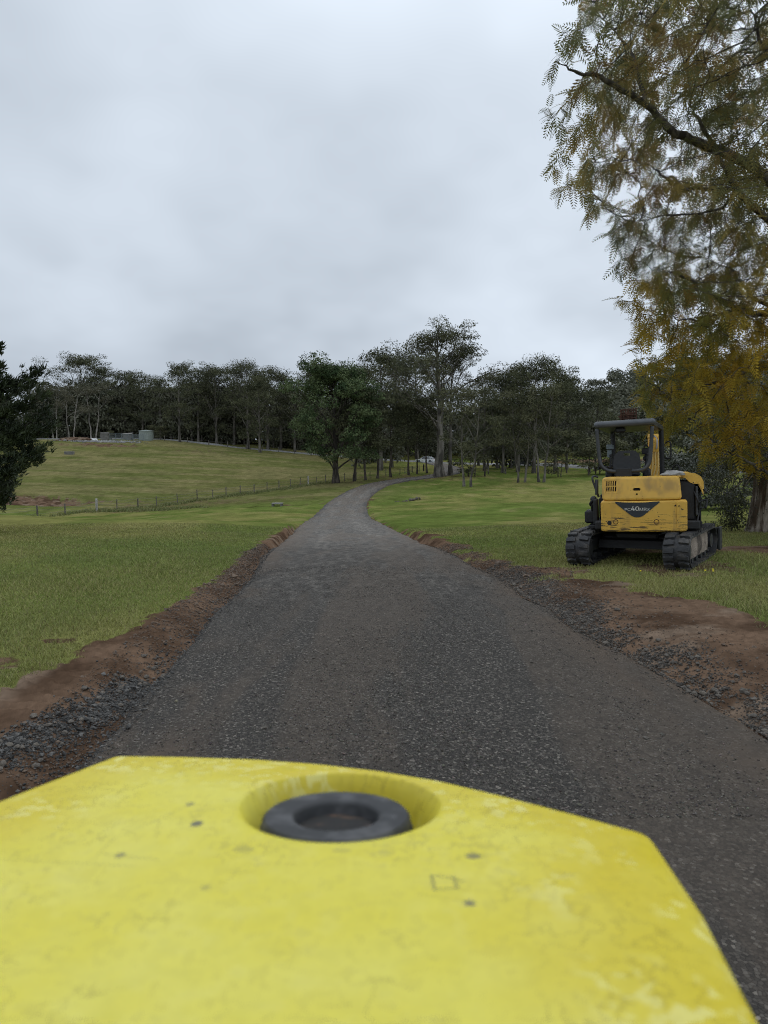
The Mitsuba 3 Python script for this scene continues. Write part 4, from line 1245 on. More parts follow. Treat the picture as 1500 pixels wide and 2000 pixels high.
    db = p('dozer_blade', [bl, cbox(-1.0, -.96, 1.28, 1.47, .05, .47, .01), cbox(.96, 1.0, 1.28, 1.47, .05, .47, .01)], 'm_frame', False, U)
    for h in (-1, 1):
        p('push_arm', [hull([(h * .42 + a, y, z) for a in (-.05, .05) for y, z in ((.35, .26), (.35, .40), (1.38, .2), (1.38, .33))])], 'm_black', False, U, db)

    # ---- rear counterweight and engine hood: curved in plan
    def rear(x):
        return -1.0 + .085 * ((x - .02) / .68) ** 2

    def plan(x0, x1, y_front, inset=0., rad=.06):
        xs = np.linspace(x0, x1, 17)
        P = [(x, rear(x) + inset) for x in xs] + [(x1, y_front), (x0, y_front)]
        g = sg.Polygon(P).buffer(-rad).buffer(rad, quad_segs=4)
        return g

    def slab(g, z0, z1, ch=.015, lean=0):
        """prism of the plan with a rounded lower and upper edge"""
        layers = [(z0, ch), (z0 + ch * .35, ch * .35), (z0 + ch, 0), (z1 - ch, 0), (z1 - ch * .35, ch * .35), (z1, ch)]
        ring = []
        for z, i in layers:
            c = np.array(g.buffer(-i, join_style='mitre').exterior.coords)[:-1]
            ring.append(c)
        base = np.array(g.exterior.coords)[:-1]
        ctr = base.mean(0)
        V = []
        for (z, i), c in zip(layers, ring):
            c = base if len(c) != len(base) else c
            V.append(np.c_[base + (ctr - base) * (i / np.maximum(np.linalg.norm(base - ctr, axis=1, keepdims=True), .2)), np.full(len(base), z)])
        n = len(base)
        V = np.vstack(V)
        i, j = np.meshgrid(np.arange(len(layers) - 1), np.arange(n), indexing='ij')
        F = np.concatenate([np.stack([i * n + j, i * n + (j + 1) % n, (i + 1) * n + (j + 1) % n], -1).reshape(-1, 3), np.stack([i * n + j, (i + 1) * n + (j + 1) % n, (i + 1) * n + j], -1).reshape(-1, 3)])
        vv, ff = trimesh.creation.triangulate_polygon(g, engine='earcut')
        top = cKDTree(base).query(vv)[1]
        F = np.vstack([F, top[ff][:, ::-1], top[ff] + (len(layers) - 1) * n])
        m = trimesh.Trimesh(V, F, process=False)
        m.fix_normals()
        return m
    cwx0, cwx1 = -.635, .67
    cw = slab(plan(cwx0, cwx1, -.38, 0, .05), .585, 1.078, .028)
    holes = [cyl((-.500, -1.2, .725), (-.500, -.93, .725), .036, 20)]
    for h in holes:
        h.fix_normals()
        cw = bool_diff(cw, h)
    c = p('counterweight', cw, 'm_yellow', 30)
    p('hole_shade', cyl((-.500, rear(-.5) + .004, .725), (-.500, rear(-.5) + .03, .725), .0355, 20), 'm_black', False, B, c)  # black disc inside the hole, standing in for its shade
    for sx, sz, sw, sh in ((.485, .985, .022, .028), (.535, .980, .024, .020), (.47, .90, .008, .012), (.50, .83, .010, .008)):
        p('scrape', hull([(sx + a, rear(sx) - b, sz + d) for a, d in ((0, 0), (sw, .2 * sh), (sw * .9, sh), (.15 * sw, .85 * sh)) for b in (-.004, .0125)]), 'm_black', False, B, c)
    # vertical step near the right end
    p('side_panel', [hull([(x, rear(x) - .010, z) for x in (.515, .575, .635, .665) for z in (.635, 1.05)] + [(x, rear(x) + .02, z) for x in (.51, .67) for z in (.63, 1.055)])], 'm_yellow', 30, B, c)
    for bx in (-.40, .215):
        bolt = [cyl((bx, rear(bx) - .004, .745), (bx, rear(bx) + .02, .745), .034, 20), cyl((bx, rear(bx) - .012, .745), (bx, rear(bx), .745), .017, 6)]
        p('bolt', bolt, 'm_yellow', 30, B, c)
        p('bolt_ring', [trimesh.creation.annulus(.030, .041, .012, transform=trimesh.transformations.translation_matrix([bx, rear(bx) - .001, .745]) @ trimesh.transformations.rotation_matrix(math.pi / 2, [1, 0, 0]))], 'm_rust', False, B, c)
    # emblem plate with lettering
    E = sg.Polygon([(-.415, 1.070), (-.20, 1.057), (-.07, 1.055), (.06, 1.057), (.275, 1.072), (.262, 1.050), (.02, .845), (-.03, .822), (-.07, .818), (-.11, .822), (-.16, .845), (-.405, 1.050)]).buffer(-.012).buffer(.012)
    vv = []
    em = extrude(E, .006)
    em = em.subdivide_to_size(.08)

    def wrap(m, off):
        q = m.vertices
        m = trimesh.Trimesh(np.c_[q[:, 0], rear(q[:, 0]) - off - q[:, 2], q[:, 1]], m.faces, process=False)
        m.fix_normals()
        return m
    e = p('emblem', wrap(em, .002), 'm_emblem', False, B, c, label='dark wedge-shaped plate with pale model lettering')
    txt = []
    x = -.258
    for s, h, dz in (('PC', .046, .0), ('40', .070, .002), ('MR', .048, .0), ('x', .052, .0)):
        m = meshkit.text_mesh(s, h, .003, bold=s == '40')
        w = m.vertices[:, 0].max() - m.vertices[:, 0].min()
        tw = {'PC': .086, '40': .122, 'MR': .104, 'x': .040}[s]
        V = m.vertices.copy()
        V[:, 0] = (V[:, 0] - V[:, 0].min()) * tw / w + x
        V[:, 1] += .922 + dz
        txt.append(trimesh.Trimesh(V, m.faces, process=False))
        x += tw + .008
    for m in txt:
        p('letter', wrap(m, .0085), 'm_letter', False, B, c)
    # engine hood with grille slots and latch
    hd = slab(plan(-.615, .595, -.36, .012, .06), 1.088, 1.462, .045)
    V = hd.vertices.copy()
    V[:, 1] += .10 * np.clip((V[:, 2] - 1.09) / .4, 0, 1) * (V[:, 1] < -.6)      # rear face leans forward
    V[:, 0] -= .035 * np.clip((V[:, 2] - 1.09) / .4, 0, 1) * (V[:, 0] > .3)
    hd = trimesh.Trimesh(V, hd.faces, process=False)
    cuts = []
    for i in range(5):
        for j in range(2):
            x = -.548 + i * .034
            z0 = 1.235 + j * .090
            m = hull([(x + a + .004 * (b > 0), y, z0 + b) for a in (0, .019) for y in (-1.2, -.80) for b in (0, .078)])
            cuts.append(m)
    cuts.append(hull([(-.075 + dx + .022 * math.cos(a), y, 1.263 + .022 * math.sin(a)) for dx in (-.035, .035) for a in np.arange(12) * .5236 for y in (-1.2, -.80)]))
    cuts.append(cbox(-.088, -.060, -1.2, -.80, 1.172, 1.200, .004))
    for m in cuts:
        m.fix_normals()
        hd = bool_diff(hd, m)
    h = p('engine_hood', hd, 'm_yellow', 30)
    gr = [hull([(-.570 + a, rear(-.47) + .012 + .10 * (z - 1.09) / .4 - .006 + b, z) for b in (0, .02) for a, z in ((x_, z_), (x_ + .010, z_))]) for x_, z_ in ()]
    fr = sg.box(-.575, 1.213, -.366, 1.425).buffer(.012).difference(sg.box(-.563, 1.225, -.378, 1.413))
    fm = extrude(fr, .005).subdivide_to_size(.07)
    q = fm.vertices
    fm = trimesh.Trimesh(np.c_[q[:, 0], rear(q[:, 0]) + .012 + .10 * np.clip((q[:, 1] - 1.09) / .4, 0, 1) - q[:, 2] - .0, q[:, 1]], fm.faces, process=False)
    fm.fix_normals()
    g = p('grille', fm, 'm_yellow', False, B, h)
    p('grille_backing', [cbox(-.58, -.36, -.84, -.80, 1.2, 1.43, .004)], 'm_black', False, B, g)
    p('latch', [cbox(-.12, -.03, -.86, -.82, 1.235, 1.29, .004), cbox(-.09, -.058, -.87, -.83, 1.168, 1.204, .002)], 'm_black', False, B, h)
    # ---- upper frame, engine bay, right side cover
    p('upper_frame', [cbox(-.74, .86, -.80, .95, .60, .74, .02), cbox(-.70, .50, -.40, .80, .70, 1.12, .03), cbox(-.70, .30, .20, .95, .72, .86, .02)], 'm_black', False)
    bay = [cbox(.42, .80, -.62, .45, .74, 1.36, .02), cbox(.60, .84, -.44, -.10, .80, 1.30, .02), cbox(.72, .865, -.05, .30, .78, 1.25, .03)]
    for k in range(13):
        a = np.array([r.uniform(.66, .86), r.uniform(-.74, -.1), r.uniform(.75, 1.3)])
        b = a + r.normal(0, .16, 3) * [.35, .8, 1.2]
        bay.append(tube(smooth_path([a, (a + b) / 2 + r.normal(0, .06, 3), b], 5), r.uniform(.008, .02), 7))
    p('engine_bay', bay, 'm_black', 30, label='dark open engine bay with hoses on the right flank')
    p('radiator', [cbox(.80, .835, -.66, -.30, .82, 1.28, .008)] + [cbox(.832, .842, -.64, -.32, .84 + .05 * k, .852 + .05 * k, .002) for k in range(9)], 'm_frame', False)
    for k in range(4):
        a = np.array([.82, -.72 + .05 * k, .72])
        P = smooth_path([a, a + [.03, .10, .16 + .03 * k], a + [.01, .02 * k, .34], a + [-.05, .12, .50]], 6)
        p('hose', tube(P, .013, 8), 'm_black', True)
    side = []
    xs = np.linspace(.50, .90, 12)
    ys = np.linspace(-.62, .42, 14)
    V, F = [], []
    for off in (0, -.03):
        for y in ys:
            for x in xs:
                u = (x - .50) / .40
                z = 1.475 + .02 * math.sin(3 * u) - .20 * max(0, u - .45) ** 2 / .30 - .07 * max(0, u - .78) ** 1.0 / .22 - .05 * max(0, (-.45 - y) / .17) ** 2 + off
                V.append((x + .02 * u, y + .10 * (1 - u) * (y < -.5), z))
    n = len(xs) * len(ys)
    for i in range(len(ys) - 1):
        for j in range(len(xs) - 1):
            a = i * 12 + j
            F += [(a, a + 1, a + 13), (a, a + 13, a + 12), (n + a, n + a + 13, n + a + 1), (n + a, n + a + 12, n + a + 13)]
    for i in range(len(ys) - 1):
        for j in (0, 11):
            a = i * 12 + j
            F += [(a, a + 12, n + a + 12), (a, n + a + 12, n + a)]
    for j in range(11):
        for i in (0, len(ys) - 1):
            a = i * 12 + j
            F += [(a, a + 1, n + a + 1), (a, n + a + 1, n + a)]
    p('side_cover', trimesh.Trimesh(np.array(V), F, process=False), 'm_yellow', 35)
    lip = extrude(sg.Polygon([(.56, 1.485), (.70, 1.492), (.80, 1.478), (.875, 1.43), (.912, 1.35), (.918, 1.24), (.895, 1.24), (.885, 1.30), (.845, 1.325), (.78, 1.328), (.725, 1.35), (.66, 1.42), (.60, 1.452)]).buffer(.008), .03)
    q = lip.vertices
    lip = trimesh.Trimesh(np.c_[q[:, 0], -.63 + q[:, 2], q[:, 1]], lip.faces, process=False)
    lip.fix_normals()
    p('side_cover_lip', lip, 'm_yellow', 30)
    p('skirt', [cbox(.875, .90, -.30, .60, .66, 1.30, .008), hull([(.86, -.62, .62), (.90, -.62, .62), (.86, .5, .60), (.90, .5, .60), (.86, -.62, .70), (.90, .5, .72), (.86, .5, .72), (.90, -.62, .70)])], 'm_black', False)
    # ---- left flank: step, battery box, grab rail
    p('battery_box', [cbox(-.93, -.74, -.50, -.18, .68, .90, .03)], 'm_black', False)
    p('step', [cbox(-.86, -.70, -.62, .3, .60, .66, .01), cbox(-.78, -.70, -.62, -.40, .66, 1.10, .02)], 'm_black', False)
    p('hose_bundle', [tube(smooth_path([(-.74, -.55, 1.12), (-.83, -.52, 1.02), (-.80, -.46, .95), (-.82, -.44, .84)], 6), .022, 8), tube(smooth_path([(-.74, -.5, 1.05), (-.80, -.5, .98), (-.76, -.42, .80)], 6), .03, 8), trimesh.primitives.Sphere(radius=.055, center=(-.78, -.48, 1.09), subdivisions=2).to_mesh()], 'm_black', True)
    p('grab_rail', [tube(smooth_path([(-.70, -.40, 1.12), (-.76, -.40, 1.30), (-.80, -.40, 1.44), (-.77, -.38, 1.48), (-.71, -.36, 1.46)], 5), .018, 8), tube([(-.73, -.40, 1.42), (-.73, -.42, 1.16)], .028, 8)], 'm_frame', True)
    # ---- floor, seat, consoles
    p('cab_floor', [cbox(-.68, .16, -.36, .95, 1.10, 1.16, .01), cbox(-.62, .10, -.40, -.10, 1.16, 1.44, .03)], 'm_black', False)
    def seat_back():
        g = sg.Polygon([(-.20, 0), (.20, 0), (.225, .16), (.205, .33), (.13, .405), (-.13, .405), (-.205, .33), (-.225, .16)]).buffer(-.05).buffer(.05, quad_segs=6)
        g = g.difference(sg.box(-.045, .325, .045, .352).buffer(.008))
        m = extrude(g, .10)
        q = m.vertices
        m = trimesh.Trimesh(np.c_[q[:, 0] - .25, -.16 + q[:, 2] + .22 * q[:, 1] * .3, q[:, 1] + 1.49], m.faces, process=False)
        m.fix_normals()
        return m
    st = p('seat', [seat_back(), cbox(-.46, -.04, -.10, .36, 1.42, 1.54, .05)], 'm_seat', 40)
    for x in (-.55, .06):
        p('console', [cbox(x - .06, x + .07, -.05, .38, 1.36, 1.58, .03), tube([(x, .30, 1.58), (x + .01, .36, 1.80)], [.012, .010], 8), trimesh.primitives.Sphere(radius=.028, center=(x + .01, .37, 1.82), subdivisions=2).to_mesh()], 'm_black', 40)
    p('monitor', [cbox(-.02, .10, .40, .46, 1.82, 1.93, .015), tube([(.04, .44, 1.30), (.05, .44, 1.83)], .016, 8), cbox(.0, .11, .41, .50, 1.70, 1.80, .03), tube(smooth_path([(.02, .43, 1.93), (.05, .42, 1.98), (.09, .44, 1.94), (.10, .44, 1.80)], 5), .012, 7)], 'm_black', 30)
    # ---- canopy
    zt = 2.30
    hoop = smooth_path([(-.715, -.33, zt - .02), (-.705, -.34, 2.05), (-.675, -.36, 1.74), (-.62, -.37, 1.62), (-.50, -.37, 1.555), (-.28, -.37, 1.545), (-.02, -.37, 1.56), (.08, -.36, 1.62), (.125, -.35, 1.74), (.15, -.34, 2.05), (.165, -.33, zt - .02)], 6)
    cn = p('canopy_frame', [tube(hoop, .032, 14)], 'm_frame', True)
    p('front_post', [tube([(-.50, .76, 1.12), (-.52, .74, 2.24)], .040, 12)], 'm_black', True, B, cn)
    p('front_post', [tube([(.325, .80, 1.10), (.305, .74, 2.24)], .043, 12)], 'm_black', True, B, cn)
    p('cross_bar', [tube([(-.53, .75, 1.62), (-.53, .75, 1.66)], .05, 8), tube([(-.70, -.33, 1.62), (-.53, .75, 1.60)], .022, 8)], 'm_black', True, B, cn)
    roof = hull([(x, y, z) for x, y, z in [(-.74, -.345, zt - .005), (-.74, -.365, zt + .05), (-.70, -.34, zt + .098), (.15, -.345, zt + .112), (.195, -.365, zt + .06), (.195, -.345, zt), (-.74, -.30, zt), (.195, -.30, zt), (-.60, .86, zt - .07), (.345, .86, zt - .055), (-.60, .86, zt + .0), (.345, .86, zt + .015), (.30, .84, zt + .035), (-.56, .84, zt + .02)]])
    p('canopy_roof', roof, 'm_frame', 20)
    p('roof_edge', [tube([(-.71, -.35, zt + .045), (.165, -.35, zt + .058)], .055, 16), trimesh.primitives.Sphere(radius=.055, center=(-.71, -.35, zt + .045), subdivisions=3).to_mesh(), trimesh.primitives.Sphere(radius=.055, center=(.165, -.35, zt + .058), subdivisions=3).to_mesh()], 'm_roof_sheen', True)
    p('work_light', [cbox(-.43, -.26, -.25, -.10, zt - .10, zt - .01, .025), tube(smooth_path([(-.43, -.2, zt - .05), (-.47, -.2, zt - .14), (-.52, -.18, zt - .2)], 5), .007, 6)], 'm_black', False)
    p('mount_bracket', [cbox(-.42, -.16, -.41, -.33, 1.40, 1.60, .012), cbox(-.42, -.16, -.41, -.12, 1.40, 1.46, .01)], 'm_black', False)
    mr = smooth_path([(.38, .82, 2.02), (.44, .80, 2.03), (.465, .80, 1.98), (.465, .80, 1.78), (.44, .80, 1.73), (.38, .82, 1.74)], 6)
    mi_ = p('mirror', [tube(mr, .014, 8), tube([(.32, .80, 1.98), (.39, .82, 2.0)], .010, 6), tube([(.32, .80, 1.70), (.39, .82, 1.75)], .010, 6)], 'm_black', True)
    mi2 = p('mirror', [cbox(-.635, -.50, .70, .73, 1.93, 2.02, .012), cbox(-.62, -.54, .70, .725, 1.78, 1.92, .01), tube([(-.54, .75, 1.86), (-.58, .72, 1.9)], .010, 6)], 'm_galv', False)
    p('exhaust_hose', tube(smooth_path([(.42, 1.0, 1.28), (.50, .95, 1.55), (.58, .9, 1.60), (.62, .86, 1.45), (.60, .8, 1.22)], 6), .014, 8), 'm_black', True)
    # ---- boom, pipes, arm, bucket
    def plate(P, x0, x1):
        m = extrude(sg.Polygon(P).buffer(-.02).buffer(.02), x1 - x0)
        q = m.vertices
        m = trimesh.Trimesh(np.c_[q[:, 2] + x0, q[:, 0], q[:, 1]], m.faces, process=False)
        m.fix_normals()
        return m
    p('boom_swing_bracket', [cbox(-.02, .34, .90, 1.22, .62, 1.10, .05)], 'm_yellow', False)
    bm = p('boom', [plate([(1.02, .95), (1.24, .92), (1.44, 1.50), (1.58, 1.96), (1.74, 2.10), (1.70, 2.20), (1.46, 2.17), (1.34, 2.02), (1.16, 1.50)], .095, .275), plate([(1.30, 1.92), (1.42, 1.88), (1.54, 2.17), (1.42, 2.20)], .075, .295)], 'm_yellow', False)
    p('pin', [cyl((.07, 1.42, 2.13), (.30, 1.42, 2.13), .042, 16)], 'm_yellow', 30, B, bm)
    p('bracket', [hull([(.10, 1.16, 1.86), (.27, 1.16, 1.86), (.10, 1.30, 1.90), (.27, 1.30, 1.90), (.10, 1.22, 2.08), (.27, 1.22, 2.08), (.10, 1.40, 2.12), (.27, 1.40, 2.12)])], 'm_yellow', False, B, bm)
    for k in range(4):
        x = .110 + .048 * k
        y = lambda z: 1.10 + (z - 1.2) * .30 - .11
        P = [(x - .06, y(1.15) - .02, 1.15 + .01 * k), (x - .03, y(1.42) - .03, 1.42 + .06 * (3 - k) / 3), (x, y(1.58) - .03, 1.56 + .05 * (3 - k) / 3), (x, y(1.80), 1.80), (x, y(2.0) + .02, 1.98)]
        p('pipe', [tube(smooth_path(P, 6), .0125, 8), cyl((x, y(1.80) - .0, 1.80), (x, y(1.87), 1.87), .019, 10)], 'm_yellow_pipe', True, B, bm)
    for k in range(2):
        x = .15 + .075 * k
        p('hydraulic_hose', tube(smooth_path([(x, 1.14, 1.90), (x + .01, 1.15, 2.0), (x - .01 + .02 * k, 1.20, 2.10), (.19, 1.34, 2.16)], 5), .013, 8), 'm_steel', True, B, bm)
    p('boom_cylinder', [cyl((.18, 1.34, .98), (.18, 1.56, 1.55), .05, 16), cyl((.18, 1.56, 1.55), (.18, 1.62, 1.85), .03, 12)], 'm_yellow', 30)
    p('arm', [plate([(1.62, 2.12), (1.76, 2.12), (2.30, 1.00), (2.20, .94), (1.72, 1.85)], .12, .235)], 'm_yellow', False)
    p('arm_cylinder', [cyl((.18, 1.50, 1.98), (.18, 1.70, 2.10), .040, 14)], 'm_yellow', 30)
    bk = p('bucket', [plate([(2.16, 1.02), (2.32, 1.02), (2.52, .80), (2.54, .50), (2.36, .30), (2.10, .26), (2.06, .32), (2.30, .38), (2.42, .55), (2.40, .76), (2.24, .93)], -.08, .385), plate([(2.16, 1.0), (2.32, 1.0), (2.52, .80), (2.54, .50), (2.36, .30), (2.10, .26)], -.10, -.075), plate([(2.16, 1.0), (2.32, 1.0), (2.52, .80), (2.54, .50), (2.36, .30), (2.10, .26)], .38, .405)], 'm_frame', False)
    for k in range(4):
        p('tooth', hull([(-.06 + .125 * k + a, y, z) for a in (0, .06) for y, z in ((2.12, .26), (2.12, .31), (1.96, .27))]), 'm_steel', False, B, bk)
    # ---- things lying on the machine
    q = np.asarray(trimesh.creation.icosphere(3).vertices)
    f = trimesh.creation.icosphere(3).faces
    n = meshkit.fbm(q * 1.9 + 3, 4, 6)[:, None]
    rag = q * (.55 + .9 * n) * [.17, .11, .062] + [.47, -.70, 1.482]
    rag[:, 2] = np.maximum(rag[:, 2], 1.462)
    single('rag', xf(trimesh.Trimesh(rag, f, process=False), B), 'm_rag', 'crumpled grey rag lying on the right end of the excavator engine hood', 'rag', True)
    # rusty wire basket on the canopy roof
    bt = thing('wire_basket', 'rusty wire basket of scrap standing on the excavator canopy roof', 'basket')
    bx0, bx1, by0, by1, bz0, bz1 = -.34, -.10, .05, .29, zt + .055, zt + .30
    wires = []
    for z in np.linspace(bz0, bz1, 6):
        z2 = lambda: z + r.normal(0, .006)
        c4 = [(bx0 + r.normal(0, .006), by0, z2()), (bx1 + r.normal(0, .006), by0, z2()), (bx1, by1, z2()), (bx0, by1, z2())]
        for a in range(4):
            m_ = (np.array(c4[a]) + c4[(a + 1) % 4]) / 2 + r.normal(0, .008, 3)
            wires.append(tube([c4[a], m_, c4[(a + 1) % 4]], .0075, 5))
    for k in range(8):
        for (xa, ya) in ((bx0 + k * .034, by0), (bx0 + k * .034, by1), (bx0, by0 + k * .034), (bx1, by0 + k * .034)):
            wires.append(tube([(xa, ya, bz0), (xa + r.normal(0, .008), ya + r.normal(0, .005), (bz0 + bz1) / 2), (xa + r.normal(0, .006), ya, bz1 + r.uniform(-.01, .03))], .0065, 5))
    part(bt, 'wire', xf(cat_(wires), B), 'm_rust', True)
    sc = [hull(np.array([r.uniform(bx0 + .03, bx1 - .03), r.uniform(by0 + .03, by1 - .03), bz0 + .05 + .13 * r.random()]) + r.normal(0, .035, (8, 3))) for _ in range(16)]
    part(bt, 'scrap', xf(cat_(sc), B), 'm_rust', False)


make_excavator()


# ------------------------------------------------------------------ yellow bonnet of the machine the photo is taken from
def make_bonnet():
    H0 = .2
    out = [(-.10, -.15)]
    front = [(-1.95, 2.35), (-1.72, 3.175), (-1.524, 3.836), (-1.10, 3.815), (-.68, 3.762), (-.33, 3.67), (0, 3.54), (.30, 3.365), (.567, 3.14), (.85, 2.875), (1.066, 2.657), (.99, 2.05), (.893, 1.571), (.78, .9), (.68, -.4), (-2.2, -.4)]
    g = sg.Polygon(np.array(front) * H0)
    g = g.buffer(-.011, quad_segs=6).buffer(.011, quad_segs=8)
    rim = np.array(g.exterior.coords)[:-1]
    L = g.exterior.length
    rim = np.array([g.exterior.interpolate(t).coords[0] for t in np.arange(0, L, .004)])
    hc = np.array(plane_xy(663, 1588))
    OV = np.array([1.03, 1.13])          # filler opening
    rh, rn = .0795, .0655
    rings = [rim]
    for i in (.0008, .002, .004, .007, .011, .016, .022, .03, .04):
        q = g.buffer(-i)
        rings.append(np.array([q.exterior.interpolate(t).coords[0] for t in np.arange(0, q.exterior.length, .005 + i * .1)]))
    a = np.linspace(0, 2 * np.pi, 90, endpoint=False)
    for rr in (rn, rn + .002, rn + .005, rn + .009, rh - .001, rh + .003, rh + .006, rh + .010, rh + .016):
        rings.append(hc + rr * OV * np.c_[np.cos(a), np.sin(a)])
    xs, ys = np.meshgrid(np.arange(-.46, .24, .011), np.arange(-.09, .79, .011))
    grid = np.c_[xs.ravel(), ys.ravel()]
    inner = g.buffer(-.045)
    grid = grid[shapely.contains_xy(inner, grid[:, 0], grid[:, 1]) & (np.linalg.norm((grid - hc) / OV, axis=1) > rh + .02)]
    P = np.vstack(rings + [grid])
    P = P[np.unique(np.round(P, 5), axis=0, return_index=True)[1]]
    tri = Delaunay(P).simplices
    cen = P[tri].mean(1)
    ok = shapely.contains_xy(g.buffer(.0004), cen[:, 0], cen[:, 1]) & (np.linalg.norm((cen - hc) / OV, axis=1) > rn * .998)
    tri = tri[ok]
    dist = shapely.distance(g.exterior, shapely.points(P))
    z = 2.0 - H0 - .18 * P[:, 1]
    R = .020
    u = np.clip(1 - dist / R, 0, 1)
    z = z - R * .8 * (1 - np.sqrt(np.maximum(1 - u * u, 0)))
    z = z - .006 * np.clip(1 - dist / .14, 0, 1) ** 2            # soft crown
    q = np.clip((np.linalg.norm((P - hc) / OV, axis=1) - rn) / (rh + .004 - rn), 0, 1)
    z = z - .050 * (1 - q) ** 1.15 * (1 - .0 * q) - .0015 * np.exp(-((np.linalg.norm((P - hc) / OV, axis=1) - rh) / .008) ** 2)
    t = thing('machine_bonnet', 'scuffed bright yellow machine bonnet in the foreground with a round black filler cap', 'machine')
    V = np.c_[P, z]
    # side walls
    n = len(rim)
    zr = 2.0 - H0 - .18 * rim[:, 1] - R * .8 - .006
    W = np.vstack([np.c_[rim, zr], np.c_[rim, zr - .05], np.c_[rim * [1, 1], np.full(n, 1.05)]])
    k = np.arange(n)
    F = np.vstack([np.stack([j * n + k, j * n + (k + 1) % n, (j + 1) * n + (k + 1) % n], 1) for j in (0, 1)] + [np.stack([j * n + k, (j + 1) * n + (k + 1) % n, (j + 1) * n + k], 1) for j in (0, 1)])
    top = trimesh.Trimesh(V, tri, process=False)
    if top.face_normals[:, 2].mean() < 0:
        top.invert()
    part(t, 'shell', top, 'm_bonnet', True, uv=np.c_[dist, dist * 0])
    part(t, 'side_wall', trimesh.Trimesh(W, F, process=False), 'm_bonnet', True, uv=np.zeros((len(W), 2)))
    # the plane's frame at the cap
    cc = np.array(plane_xy(657, 1592, ))
    nz = unit(np.array([0, .18, 1.0]))
    ex_ = np.array([1.0, 0, 0])
    ey = np.cross(nz, ex_)
    M = np.eye(4)
    M[:3, 0], M[:3, 1], M[:3, 2] = ex_, ey, nz
    M[:3, 3] = [hc[0] - .003, hc[1] - .016, 2.0 - H0 - .18 * (hc[1] - .016) - .002]
    def lathe(pr, n=72):
        return trimesh.creation.revolve(np.array(pr), sections=n)
    cap = lathe([(.0, -.060), (.060, -.060), (.0628, -.030), (.0628, -.012), (.0622, -.0075), (.0597, -.0050), (.050, -.0050), (.039, -.0055), (.0370, -.0065), (.0355, -.009), (.0350, -.0155), (.0345, -.0175), (.0, -.0175)])
    c = part(t, 'filler_cap', xf(cap, M), 'm_cap', 40)
    part(c, 'dirt', xf(lathe([(.0, -.0155), (.012, -.0150), (.024, -.0155), (.0338, -.0168)]), M), 'm_capmud', True, label='rusty dirt lying in the recess of the cap')
    ribs = [xf(cbox(.0622, .0645, -.003, .003, -.05, -.014, .0008), M @ trimesh.transformations.rotation_matrix(x, [0, 0, 1])) for x in np.arange(30) * 2 * np.pi / 30]
    part(c, 'rib', cat_(ribs), 'm_cap')
    labels[c + '__rib'] = {'kind': 'stuff'}
    part(t, 'filler_neck', xf(lathe([(.076, -.050), (.077, -.058), (.075, -.085), (.0, -.085)]), M), 'm_black', True)
    # the rest of the machine, below the bonnet
    part(t, 'chassis', cat_([cbox(-.38, .10, -.2, .50, .45, 1.10, .02)]), 'm_black')
    part(t, 'drum', cat_([cyl((-.42, .18, .40), (.14, .18, .40), .395, 40)]), 'm_steel', 30)


make_bonnet()


# ------------------------------------------------------------------ fences
def make_fence(pts, label, wires=(.35, .7, 1.0), pale=(), h=1.15, thin=.05):
    r = np.random.default_rng(61)
    t = thing('wire_fence', label, 'fence')
    tops = []
    for k, (x, y) in enumerate(pts):
        z = gz(x, y)
        hh = h * r.uniform(.9, 1.1) * (1.15 if k in pale else 1)
        w = thin * (1.7 if k in pale else r.uniform(.8, 1.2))
        lean = r.normal(0, .03, 2)
        part(t, 'post', hull([(x + a * w + lean[0] * (zz > z), y + b * w + lean[1] * (zz > z), zz) for a in (-1, 1) for b in (-1, 1) for zz in (z - .4, z + hh - .015)] + [(x + lean[0], y + lean[1], z + hh)]), 'm_post_pale' if k in pale else 'm_post')
        tops.append((x, y, z))
    for w in wires:
        P = np.array(tops) + [0, 0, w]
        Q = []
        for a, b in zip(P[:-1], P[1:]):
            for s in np.linspace(0, 1, 6, endpoint=False):
                Q.append(a + (b - a) * s - [0, 0, .05 * 4 * s * (1 - s)])
        part(t, 'wire', tube(np.array(Q + [P[-1]]), .009, 4, False), 'm_wire')


PADDOCK = [(-34.6, 63.4), (-32.7, 66.6), (-31.2, 69.0), (-29.3, 72.0), (-28.0, 74.0), (-26.6, 76.3), (-25.3, 78.6), (-23.7, 81.2), (-22.1, 83.7), (-20.8, 85.8), (-19.6, 87.8), (-18.3, 89.9), (-16.9, 92.1), (-15.6, 94.3), (-14.3, 96.4), (-13.0, 98.5), (-11.9, 100.3), (-10.9, 101.9), (-9.9, 103.6),
           (-8.7, 105.0), (-6.0, 107.4), (-4.3, 109.5), (-2.2, 111.5), (0.3, 114.5), (2.6, 117.5), (4.9, 121.5), (6.2, 125)]
make_fence(PADDOCK, 'post and wire fence running along the foot of the paddock to the driveway trees', pale=(3, 17))
make_fence([(-66, 172.5), (-60.5, 171.5), (-52.5, 170.4), (-47, 170.4), (-42, 170.6), (-37.5, 170.7), (-33, 170.5), (-29, 169.8), (-25, 168.6), (-21, 167.2), (-17, 166.2), (-13, 165.4), (-9, 164.6), (-4, 163.6)], 'post and wire fence along the sealed road at the top of the paddock', h=1.25, thin=.09, wires=(.5, 1.0))
make_fence([(14.5, 117), (17.3, 117.5), (20.2, 117.8), (23.3, 117), (26.4, 116), (29.6, 115), (33, 113.6), (36.5, 112)], 'post and wire fence behind the trees along the right-hand lawn', h=1.25, thin=.08, wires=(.5, 1.0))
